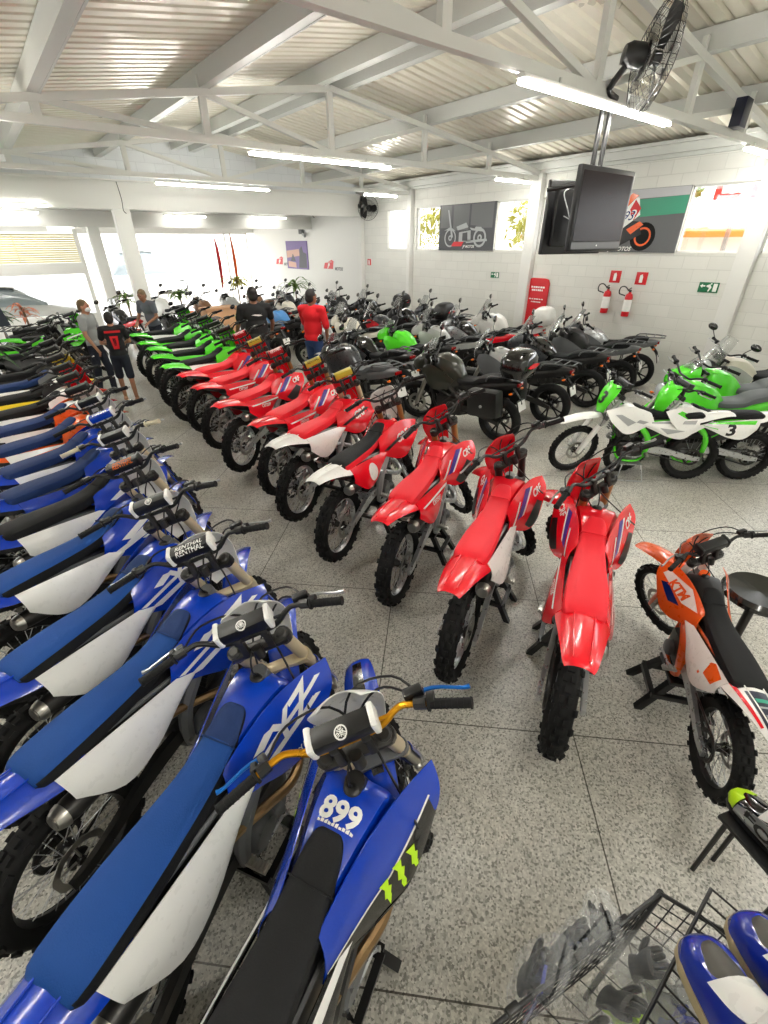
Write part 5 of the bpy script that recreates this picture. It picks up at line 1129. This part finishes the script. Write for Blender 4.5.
def lump(r, seed, crease=.16, n=22):
    R = random.Random(seed); ph = [(Vector((R.gauss(0, 1), R.gauss(0, 1), R.gauss(0, 1))) * 2.2, R.random() * 6) for _ in range(7)]; mb = MB(); rows = []
    for i in range(n + 1):
        p = PI * (i + .03) / (n + .06); row = []
        for j in range(2 * n):
            t = 2 * PI * j / (2 * n); d = Vector((math.sin(p) * math.cos(t), math.sin(p) * math.sin(t), math.cos(p)))
            q = 1 + sum(abs(math.sin(w.dot(d) * 1.6 + f)) for w, f in ph) / 7 * crease * 2 - crease
            row.append(Vector((d.x * r[0], d.y * r[1], d.z * r[2])) * q)
        rows.append(row)
    return mb.loft(rows)
def glove(mb, s, seed):
    """a flat empty glove, fingers up"""
    R = random.Random(seed); mb.loft([[Vector((s * w * math.cos(a), .016 * q * math.sin(a), s * z)) for a in [2 * PI * k / 14 for k in range(14)]] for z, w, q in ((-1, .5, .8), (-.95, .55, 1), (-.55, .42, .9), (-.2, .52, 1.2), (.15, .58, 1.1), (.25, .52, .7))])
    for i, (x, l) in enumerate(((-.42, .55), (-.14, .72), (.14, .68), (.42, .5))):
        b = R.uniform(-.012, .012); mb.tube([(s * x, 0, s * .15), (s * x * 1.08, b * .5, s * (.15 + l * .5)), (s * x * 1.1, b, s * (.15 + l * .9)), (s * x * 1.1, b, s * (.15 + l))], [s * .13, s * .13, s * .115, s * .05], 8, k=2)
    return mb.tube([(s * .45, 0, -s * .35), (s * .75, .004, s * .0), (s * .85, .004, s * .25)], [s * .15, s * .14, s * .07], 8, k=2)
def bag(lab, px, u, v, z, r, rz, tilt, cols, seed):
    t = thing('bagged_gloves', lab, 'gloves', Matrix.Translation(P3(u, v, z)) @ RZ(rz) @ RX(tilt), 'bagged gloves in the wire bin')
    R = random.Random(seed); w, h = r[0] * 1.05, r[2] * 1.15; rows = []
    ph = [R.random() * 6 for _ in range(5)]
    for sd in (1, -1):
        rows = []
        for i in range(25):
            row = []
            for j in range(19):
                a, b_ = -1 + 2 * j / 18, -1 + 2 * i / 24; e = max(0, 1 - a ** 4) ** .5 * max(0, 1 - b_ ** 6) ** .5
                cr_ = abs(math.sin(3 * a + 5 * b_ + ph[0])) + abs(math.sin(7 * a - 4 * b_ + ph[1])) * .6 + abs(math.sin(11 * b_ + 3 * a + ph[2])) * .4
                row.append((w * a * (1 - .25 * max(0, b_) ** 2), sd * (.003 + r[1] * .75 * e * (.55 + .28 * cr_)), h * b_))
            rows.append(row)
        kid(t, 'film', MB().loft([[Vector(p) for p in row] for row in rows], closed=False, cap=False), 'film')
    kid(t, 'glove', glove(MB(), r[2] * .62, seed).xf(T(0, .012, 0) @ RY(.15)), cols[0]); kid(t, 'glove', glove(MB(), r[2] * .6, seed + 3).xf(T(-.004, -.014, -.01) @ RY(-.2)), cols[1])
bag('clear bag of black gloves at left end of the wire bin', 0, .375, -.03, .86, (.075, .05, .12), .3, .2, ('leather', 'leather'), 1)
bag('tall crinkled clear bag of dark gloves leaning on the wire rail', 0, .265, -.032, .87, (.07, .05, .13), -.1, .1, ('leather', 'leather_grey'), 2)
bag('clear bag of black gloves bulging over the middle of the wire rail', 0, .16, -.03, .875, (.06, .05, .085), .9, -.2, ('leather', 'leather'), 3)
bag('clear bag of grey and white gloves just inside the wire rail', 0, .10, .09, .76, (.075, .055, .10), .5, .5, ('leather_grey', 'white'), 4)
bag('clear bag of white and black gloves behind the bin corner', 0, .07, .20, .76, (.08, .06, .1), .8, .7, ('white', 'leather'), 5)
bag('clear bag of gloves with neon green and orange fingers', 0, .25, .12, .77, (.085, .06, .11), -.2, .6, ('leather', 'fluo'), 6)
bag('clear bag of black gloves with a blue cuff beside the boots', 0, .19, .22, .76, (.09, .07, .10), .2, .5, ('boot_blue', 'leather'), 7)
bag('dark bag of gloves low at the front edge of the bin', 0, .38, .14, .78, (.09, .07, .12), .1, .6, ('leather', 'leather'), 8)
bag('clear bag of grey gloves lying flat under the bin corner', 0, .16, .34, .72, (.1, .06, .13), 1.2, 1.2, ('leather_grey', 'leather'), 9)
bag('clear bag of white gloves lying on the bin floor', 0, .30, .30, .70, (.1, .06, .13), .4, 1.3, ('white', 'leather_grey'), 12)
bag('clear bag of black gloves lying on the bin floor near the front grid', 0, .12, .16, .68, (.09, .05, .12), -.5, 1.3, ('leather', 'leather'), 14)
t = thing('glove_card', 'blue and red hanging card standing up at left end of the bin', 'package', Matrix.Translation(P3(.40, -.012, .80)) @ RZ(.6))
kid(t, 'card', MB().loft([[Vector((x_, d, z)) for x_, z in ((-.02, -.16), (.03, -.16), (.032, .08), (.012, .17), (-.02, .10))] for d in (-.004, .004)]), 'boot_blue', smooth=False); kid(t, 'stripe', MB().loft([[Vector((x_, d, z)) for x_, z in ((-.018, -.15), (.004, -.15), (.004, .06), (-.016, .09))] for d in (-.0055, .0055)]), 'sign_red', smooth=False)
# a shelf board in the bin carries the boots
q = MB(); SB = Vector((.72, -.33, 0))
for k_ in range(13): q.tube([SB + Vector((-.22 + .04 * k_, -.24, .985)), SB + Vector((-.22 + .04 * k_, .2, .985))], .003, 5)
for y_ in (-.24, -.02, .2): q.tube([SB + Vector((-.22, y_, .985)), SB + Vector((.26, y_, .985))], .005, 6)
kid(wr, 'boot_shelf', q, 'black')
def boot(lab, mx, c1, c2, c3, shin, sole='sole', letters=None, side=False):
    r = thing('motocross_boot', lab, 'boot', mx, 'motocross boots')
    def ringz(x, hw, zt, zb): return [Vector((x, u * hw, zb + (zt - zb) * w)) for u, w in SECT]
    kid(r, 'foot', MB().loft([[Vector((x, u * hw, zb + (zt - zb) * w)) for u, w in SECT] for x, hw, zt, zb in cr([(-.09, .03, .07, .03), (-.07, .042, .13, .02), (.0, .046, .17, .02), (.08, .047, .14, .02), (.15, .054, .105, .02), (.20, .052, .085, .022), (.232, .038, .065, .026), (.244, .012, .048, .03)], 4)]), c1)
    kid(r, 'toe_patch', MB().shell([[(x, u * hw, z + .012 - .02 * u * u) for u in (-1, -.5, 0, .5, 1)] for x, hw, z in cr([(.115, .012, .128), (.135, .032, .117), (.16, .036, .104), (.20, .027, .088), (.215, .012, .08)], 3)], .006), c3)
    kid(r, 'sole', MB().loft([[Vector((x, y, z)) for x, y in [(px_ * q, py_ * q) for px_, py_ in outline]] for z, q in ((0, .98), (.004, 1), (.022, 1.0), (.03, .97))]), sole)
    kid(r, 'shaft', MB().loft([[Vector((cx + rx * math.cos(a), ry * math.sin(a), z)) for a in [2 * PI * k_ / 20 for k_ in range(20)]] for z, cx, rx, ry in cr([(.08, .0, .07, .044), (.14, -.015, .068, .046), (.2, -.03, .064, .05), (.3, -.03, .066, .057), (.36, -.03, .07, .06)], 3)]), c2)
    kid(r, 'shin_plate', MB().shell([[(-.03 + (.066 + .008) * math.cos(a) + .01 * t, .058 * math.sin(a) * (1 + .1 * t), .17 + .22 * t) for a in (-1.1, -.6, 0, .6, 1.1)] for t in (0, .25, .5, .75, 1)], .006), shin)
    kid(r, 'instep', MB().shell([[(x, u * .046, z + .014 - .04 * u * u) for u in (-1, -.7, -.35, 0, .35, .7, 1)] for x, z in cr([(.125, .126), (.10, .143), (.06, .175), (.03, .215)], 3)], .006), 'white')
    for i, (x, z) in enumerate(((.055, .13), (-.02, .22), (-.025, .30))): kid(r, 'buckle', MB().box((x, -.054 - .008 * i * .5, z), (.05, .012, .022), (0, -.3, 0), b=.004), 'white' if i < 2 else c3)
    if side:
        kid(r, 'side_plate', MB().shell([[(x, .052 + .012 * math.sin(PI * t) + (.004 if x > .1 else 0), .035 + hh * t) for t in (0, .3, .6, 1)] for x, hh in ((-.05, .05), (-.02, .09), (.06, .10), (.14, .07), (.19, .04))], .006), 'silver')
        V, F = text_polys('FOX', .05, 0, .05); kid(r, 'lettering', MB().add([(.07 - p.x * 1.3, .072, .085 + p.y) for p in V], F), 'black', smooth=False)
        kid(r, 'toe_cap', MB().loft([[Vector((x, u * hw, zb + (zt - zb) * w)) for u, w in SECT] for x, hw, zt, zb in ((.20, .054, .09, .03), (.225, .046, .078, .03), (.25, .022, .058, .034))]), 'lime')
    elif letters:
        V, F = text_polys(letters, .02, .1, .04); kid(r, 'lettering', MB().add([(.13 - p.x, .0535, .062 + p.y) for p in V], F), 'skyblue', smooth=False)
    return r
outline = [(.25, 0), (.243, .028), (.22, .048), (.18, .058), (.12, .056), (.06, .049), (.0, .048), (-.06, .045), (-.09, .034), (-.1, 0), (-.09, -.034), (-.06, -.045), (.0, -.048), (.06, -.049), (.12, -.056), (.18, -.058), (.22, -.048), (.243, -.028)]
boot('glossy blue motocross boot with white instep, left of the blue pair', T(.694, -.290, .99) @ RZ(math.radians(50)) @ Matrix.Diagonal((.82, 1, 1, 1)), 'boot_blue', 'boot_blue', 'boot_grey', 'white', letters=None)
boot('glossy blue motocross boot with neon yellow shin, right of the blue pair', T(.838, -.35, .99) @ RZ(math.radians(52)) @ Matrix.Diagonal((.82, 1, 1, 1)), 'boot_blue', 'boot_navy', 'boot_grey', 'fluo')
st = thing('boot_stand', 'small black stand at the right edge', 'stand', T(1.67, -.27, 0) @ RZ(1.2)); kid(st, 'top', MB().box((0, 0, .42), (.30, .16, .02), b=.004), 'black')
for a in (-.12, .12):
    for b_ in (-.06, .06): kid(st, 'leg', MB().tube([(a, b_, 0), (a, b_, .42)], .01, 6), 'black')
boot('black boot with silver lettered side and lime toe at the right edge', T(1.66, -.33, .435) @ RZ(math.radians(66)), 'gloss_black', 'gloss_black', 'gloss_black', 'silver', sole='black', side=True)
sl = thing('stool', 'black round seat at the right edge beside the orange bike', 'stool', T(3.0, .22, 0)); kid(sl, 'seat', MB().lathe([(0, .60), (.15, .60), (.185, .62), (.19, .65), (.17, .675), (.06, .665), (0, .66)], 28, 'z'), 'gloss_black'); kid(sl, 'post', MB().tube([(0, 0, .05), (0, 0, .61)], .025, 10), 'dark_steel'); kid(sl, 'base', MB().lathe([(0, 0), (.2, 0), (.19, .03), (.04, .06), (0, .06)], 24, 'z'), 'black')
# ------------------------------------------------------------------ stands under the motocross bikes
def stand_mesh(h):
    def f():
        mb = MB().box((0, 0, h - .012), (.24, .17, .024), b=.004)
        for sx in (-1, 1):
            for sy in (-1, 1): mb.loft([[Vector((sx * x + a * .02, sy * y + b_ * .02, z)) for a, b_ in ((-1, -1), (-1, 1), (1, 1), (1, -1))] for x, y, z in ((.09, .06, h - .02), (.13, .20, .0))])
            mb.box((sx * .118, 0, .12), (.03, .31, .03))
        for sy in (-1, 1): mb.box((0, sy * .15, .12), (.22, .03, .03))
        return mb
    return f
def stand(lab, x, y, psi, h, group=None):
    o = ob('bike_stand', mesh_for('bike_stand|%g' % h, stand_mesh(h), 'plastic_black', smooth=False), None, T(x, y, 0) @ RZ(math.radians(psi))); return tag(o, lab, 'bike stand', group)
def mx(style, lab, x, y, psi, steer=45, lift=.05, scale=1, group=None, detail=1, slab=None, name='motocross_bike'):
    r = mx_bike(style, lab, 'motorcycle', group, x, y, psi, steer, 0, lift, scale, detail, name)
    if slab:
        c = math.cos(math.radians(psi)); s = math.sin(math.radians(psi)); stand(slab, x + .03 * c * scale, y + .03 * s * scale, psi, round(.222 * scale + lift, 3), 'black stands under the motocross bikes')
    return r
BG, RG, GG = 'blue motocross bikes in the left row', 'red motocross bikes in the middle row', 'green motocross bikes at far end of the middle row'
SB_ = 'black stand under the '
mx(Y899, 'blue motocross bike numbered 899 with gold handlebar, nearest to the viewer', .18, .57, 27, 41, 0, .95, BG, slab=SB_ + 'blue 899 bike')
mx(YZ, 'blue motocross bike with emblem on black pad, second from the viewer beside 899', .14, 1.15, 31, 38, 0, .95, BG, slab=SB_ + 'blue bike beside bike 899')
mx(YZR, 'blue motocross bike with white RENTHAL lettering on black pad', .15, 1.80, 28, 41, 0, .95, BG)
mx(dict(YZ, name='yz_mid'), 'blue motocross bike with emblem pad between the two RENTHAL bikes', .13, 2.38, 30, 39, 0, .95, BG)
mx(YZG, 'blue motocross bike with orange RENTHAL lettering on its pad', .13, 3.06, 26, 43, 0, .95, BG)
mx(YZK, 'blue motocross bike with black seat and cream grips', .19, 3.69, 25, 40, 0, .95, BG)
mx(YZB, 'blue motocross bike with blue YAMAHA pad', .22, 4.27, 27, 44, 0, .95, BG)
mx(YZN, 'blue motocross bike with plain black pad, farthest of the blue ones', .22, 4.8, 29, 40, 0, .95, BG)
LG = 'mixed motocross bikes beyond the blue ones'
for st, lab, x, y in ((KTMW, 'orange and white motocross bike with navy seat next past the blue row', .2, 5.35), (dict(WHT, name='wht2', shroud='orange', side='white', seat=('seat_navy',) * 3), 'white motocross bike with orange shroud second past the blue row', .2, 5.95), (WHT, 'white motocross bike with red front fender past the orange ones', .22, 6.55),
                       (YEL, 'motocross bike with yellow fender and yellow side stripe', .22, 7.2), (GRY, 'grey motocross bike with navy seat and blue front fender', .24, 7.85), (BLK, 'all black motocross bike behind the grey one', .28, 8.5), (dict(BLK, name='blk3', rear='grey'), 'black motocross bike with grey rear fender near the green ones', .4, 10.08)):
    mx(st, lab, x, y, 27, 40, 0, .95, LG)
mx(KXW, 'green motocross bike with white number plate at far left', .45, 10.85, 20, 30, 0, .97, 'green bikes at far left'); mx(KX, 'green motocross bike behind the boy at far left', .95, 11.7, 15, 30, 0, .97, 'green bikes at far left')
quad_bike('black quad bike at the far left in front of the low window', .85, 13.1, math.radians(-20))
# middle row, reds first
REDS = ((CRF, 2.32, .955, 27, 51, .06, 'red motocross bike nearest the viewer in the middle row'), (dict(CRFW, name='crf_b', side='white'), 2.27, 1.60, 25, 51, .04, 'red motocross bike with white side panel, second in the middle row'), (CRF, 2.40, 2.38, 27, 53, .04, 'red motocross bike with dark muffler, third in the middle row'),
        (CRFB, 2.35, 3.08, 26, 45, .06, 'red and white motocross bike with black seat'), (CRFT, 2.41, 3.84, 25, 45, .07, 'red motocross bike with white rear fender and red seat'), (CRFY, 2.48, 4.52, 30, 45, .06, 'red motocross bike with yellow pad just past the white fendered one'), (CRFR, 2.42, 5.32, 30, 45, .06, 'red motocross bike with dark red pad, fourth from the green ones'),
        (CRFY, 2.51, 6.15, 28, 45, .06, 'red motocross bike with yellow pad, third from the green ones'), (dict(CRFR, name='crfr2'), 2.58, 6.84, 26, 45, .06, 'red motocross bike next to the last red one'))
for i, (st, x, y, psi, th, lf, lab) in enumerate(REDS):
    mx(st, lab, x, y, psi, th, lf, .965, RG, slab=SB_ + lab.replace('motocross ', ''))
for i, (x, y, psi) in enumerate(((2.58, 7.49, 24), (2.67, 8.2, 20), (2.76, 8.95, 24), (2.78, 9.6, 24), (2.87, 10.55, 23))):
    mx(KX if i % 2 == 0 else KXW, ('green motocross bike touching the last red one', 'green motocross bike second from the red ones', 'green motocross bike in the middle of the green group', 'green motocross bike second from far end of middle row', 'farthest green motocross bike, below the leaning man')[i], x, y, psi, 45, .05, .965, GG)
mx(KTM, 'small orange motocross bike with black seat on a stand at the right', 2.50, .32, 36, 30, .08, .74, None, slab='black stand under the small orange bike')
# right hand group
mx(PIT, 'white pit bike with green number plate, nearest of the right group', 5.36, 2.05, 132, 22, .0, .88, 'white pit bikes at the right', name='pit_bike'); mx(dict(PIT, name='pit2', art=art_three, plate_text=None), 'white and green pit bike with black 3 on its side, second of the right group', 5.84, 1.63, 133, 22, .0, .88, 'white pit bikes at the right', name='pit_bike')
st_ = thing('paddock_stand', 'thin silver stand under the nearest white pit bike', 'bike stand', T(5.36, 2.05, 0) @ RZ(math.radians(132))); q = MB()
for s in (-1, 1): q.tube([(.1,   .12 * s, .19), (.14, .19 * s, .012), (-.14, .19 * s, .012), (-.1, .12 * s, .19)], .010, 6)
kid(st_, 'frame', q.box((0, 0, .185), (.24, .24, .012)), 'silver')
def rd(k, lab, x, y, psi, group, steer=22, lean=4, **kw): return road_bike(dict(ROAD[k], **kw), lab, group, x, y, psi, steer, lean)
rd('zed', 'green naked motorcycle with grey seat, nearest green of the right group', 6.40, 1.78, 134, 'road bikes at the right'); rd('ninja', 'green faired sport motorcycle beside the other green one', 7.20, 1.85, 134, 'road bikes at the right'); rd('cruise', 'cream motorcycle with tall mirrors nearest the wall at the right', 8.15, 1.95, 136, 'road bikes at the right')
R1 = 'front row of road bikes'
rd('vblack', 'dark olive touring motorcycle with black panniers and big top case with red reflector', 4.94, 4.44, 98, R1); rd('nblack', 'motorcycle with pearl tank in the front row, next to the pannier one', 6.08, 4.40, 98, R1); rd('dark', 'all black motorcycle in the front row, second from the pannier one', 7.25, 4.5, 100, R1, screen=.34)
rd('trail', 'black trail motorcycle with grey tail and rack in the front row', 8.25, 4.5, 104, R1, screen=.3); rd('silver', 'silver motorcycle with rear rack closest to the wall in the front row', 9.0, 4.55, 108, R1)
R2 = 'second row of road bikes'
for k, lab, x, y in (('grey', 'grey motorcycle with grey seat beside the man in red', 4.2, 5.82), ('dark', 'dark motorcycle with tall windscreen right of the grey one', 5.0, 6.45), ('green', 'motorcycle with bright green tank amid the dark ones', 5.95, 6.5), ('pearl', 'pearl tanked motorcycle right of the bright green one', 6.8, 6.45), ('red', 'black motorcycle with red tail and slanted windscreen in second row', 7.65, 6.5), ('white', 'white touring motorcycle with white top case before the red board', 8.75, 6.6)):
    rd(k, lab, x, y + .1, 98 + rng.uniform(-4, 4), R2)
R3 = 'third row of road bikes'
for k, lab, x, y in (('silver', 'silver motorcycle with slanted screen behind the man in red', 5.35, 8.5), ('cream', 'cream motorcycle with tall windscreen in third row', 6.15, 8.6), ('wine', 'grey and wine red motorcycle in the third row', 6.95, 8.5), ('case', 'black touring motorcycle with square black top case', 7.8, 8.6), ('dark', 'black motorcycle in the third row near the windows', 8.65, 8.6)):
    rd(k, lab, x, y, 97 + rng.uniform(-5, 5), R3)
R4 = 'fourth row of road bikes'
for k, lab, x, y in (('black', 'black naked motorcycle next to the man in black', 4.75, 10.3), ('sky', 'light blue motorcycle in fourth row', 5.6, 10.6), ('pearl', 'pearl motorcycle with tall windscreen in fourth row', 6.5, 10.5), ('dark', 'dark motorcycle with upright screen in fourth row', 7.4, 10.6), ('case', 'black motorcycle with a top case near the far wall column', 8.4, 10.6)):
    rd(k, lab, x, y + .2, 97 + rng.uniform(-6, 6), R4)
R5 = 'farthest rows of mixed road bikes'
for k, lab, x, y in (('orange', 'orange motorcycle behind the green row', 3.9, 12.1), ('brown', 'brown seated motorcycle behind the man in black', 5.0, 14.3), ('blue', 'blue motorcycle in the far crowd', 5.9, 12.5), ('cream', 'cream scooterlike motorcycle in the far crowd', 6.7, 12.4), ('sky', 'pale blue motorcycle in the far crowd right of the cream one', 7.5, 12.5), ('black', 'black motorcycle in the far crowd by the column', 8.5, 12.5),
                     ('white', 'white motorcycle below the bright opening', 4.1, 15.2), ('pearl', 'pearl motorcycle below the bright opening', 6.0, 14.7), ('brown', 'brown motorcycle near the yellow plant', 6.9, 14.9), ('wine', 'grey and wine red motorcycle near the palm plant', 7.8, 14.5), ('red', 'motorcycle with red tail by the white pillar', 2.6, 13.6)):
    rd(k, lab, x, y, 97 + rng.uniform(-9, 9), R5, top=None, screen=ROAD[k].get('screen', .2) * .8)
# ------------------------------------------------------------------ camera, light, colour
def cam():
    f, pitch, roll, yaw = 453., math.radians(30.8), math.radians(-.38), math.radians(38.55)
    cp, sp = math.cos(pitch), math.sin(pitch)
    fw = Vector((math.sin(yaw) * cp, math.cos(yaw) * cp, -sp)); rt = Vector((math.cos(yaw), -math.sin(yaw), 0)); up = rt.cross(fw)
    r2 = rt * math.cos(roll) + up * math.sin(roll); u2 = up * math.cos(roll) - rt * math.sin(roll)
    c = bpy.data.cameras.new('camera'); o = bpy.data.objects.new('camera', c); COL.objects.link(o)
    m = Matrix((r2, u2, -fw)).transposed().to_4x4(); m.translation = (0, 0, 2.44); o.matrix_world = m
    c.sensor_fit = 'HORIZONTAL'; c.sensor_width = 36; c.lens = f / 768 * 36; c.clip_start = .02; c.clip_end = 200
    SC.camera = o
cam()
w = bpy.data.worlds.new('sky'); SC.world = w; w.use_nodes = True; bg = w.node_tree.nodes['Background']
bg.inputs['Color'].default_value = (.98, .99, 1, 1); bg.inputs['Strength'].default_value = 2.5
v = SC.view_settings; v.view_transform = 'Standard'; v.look = 'None'; v.gamma = 1; v.use_curve_mapping = False; v.exposure = 1.08
SC.cycles.max_bounces = 6; SC.cycles.diffuse_bounces = 4; SC.cycles.glossy_bounces = 3; SC.cycles.transparent_max_bounces = 8; SC.cycles.caustics_reflective = False; SC.cycles.caustics_refractive = False; SC.cycles.sample_clamp_indirect = 6
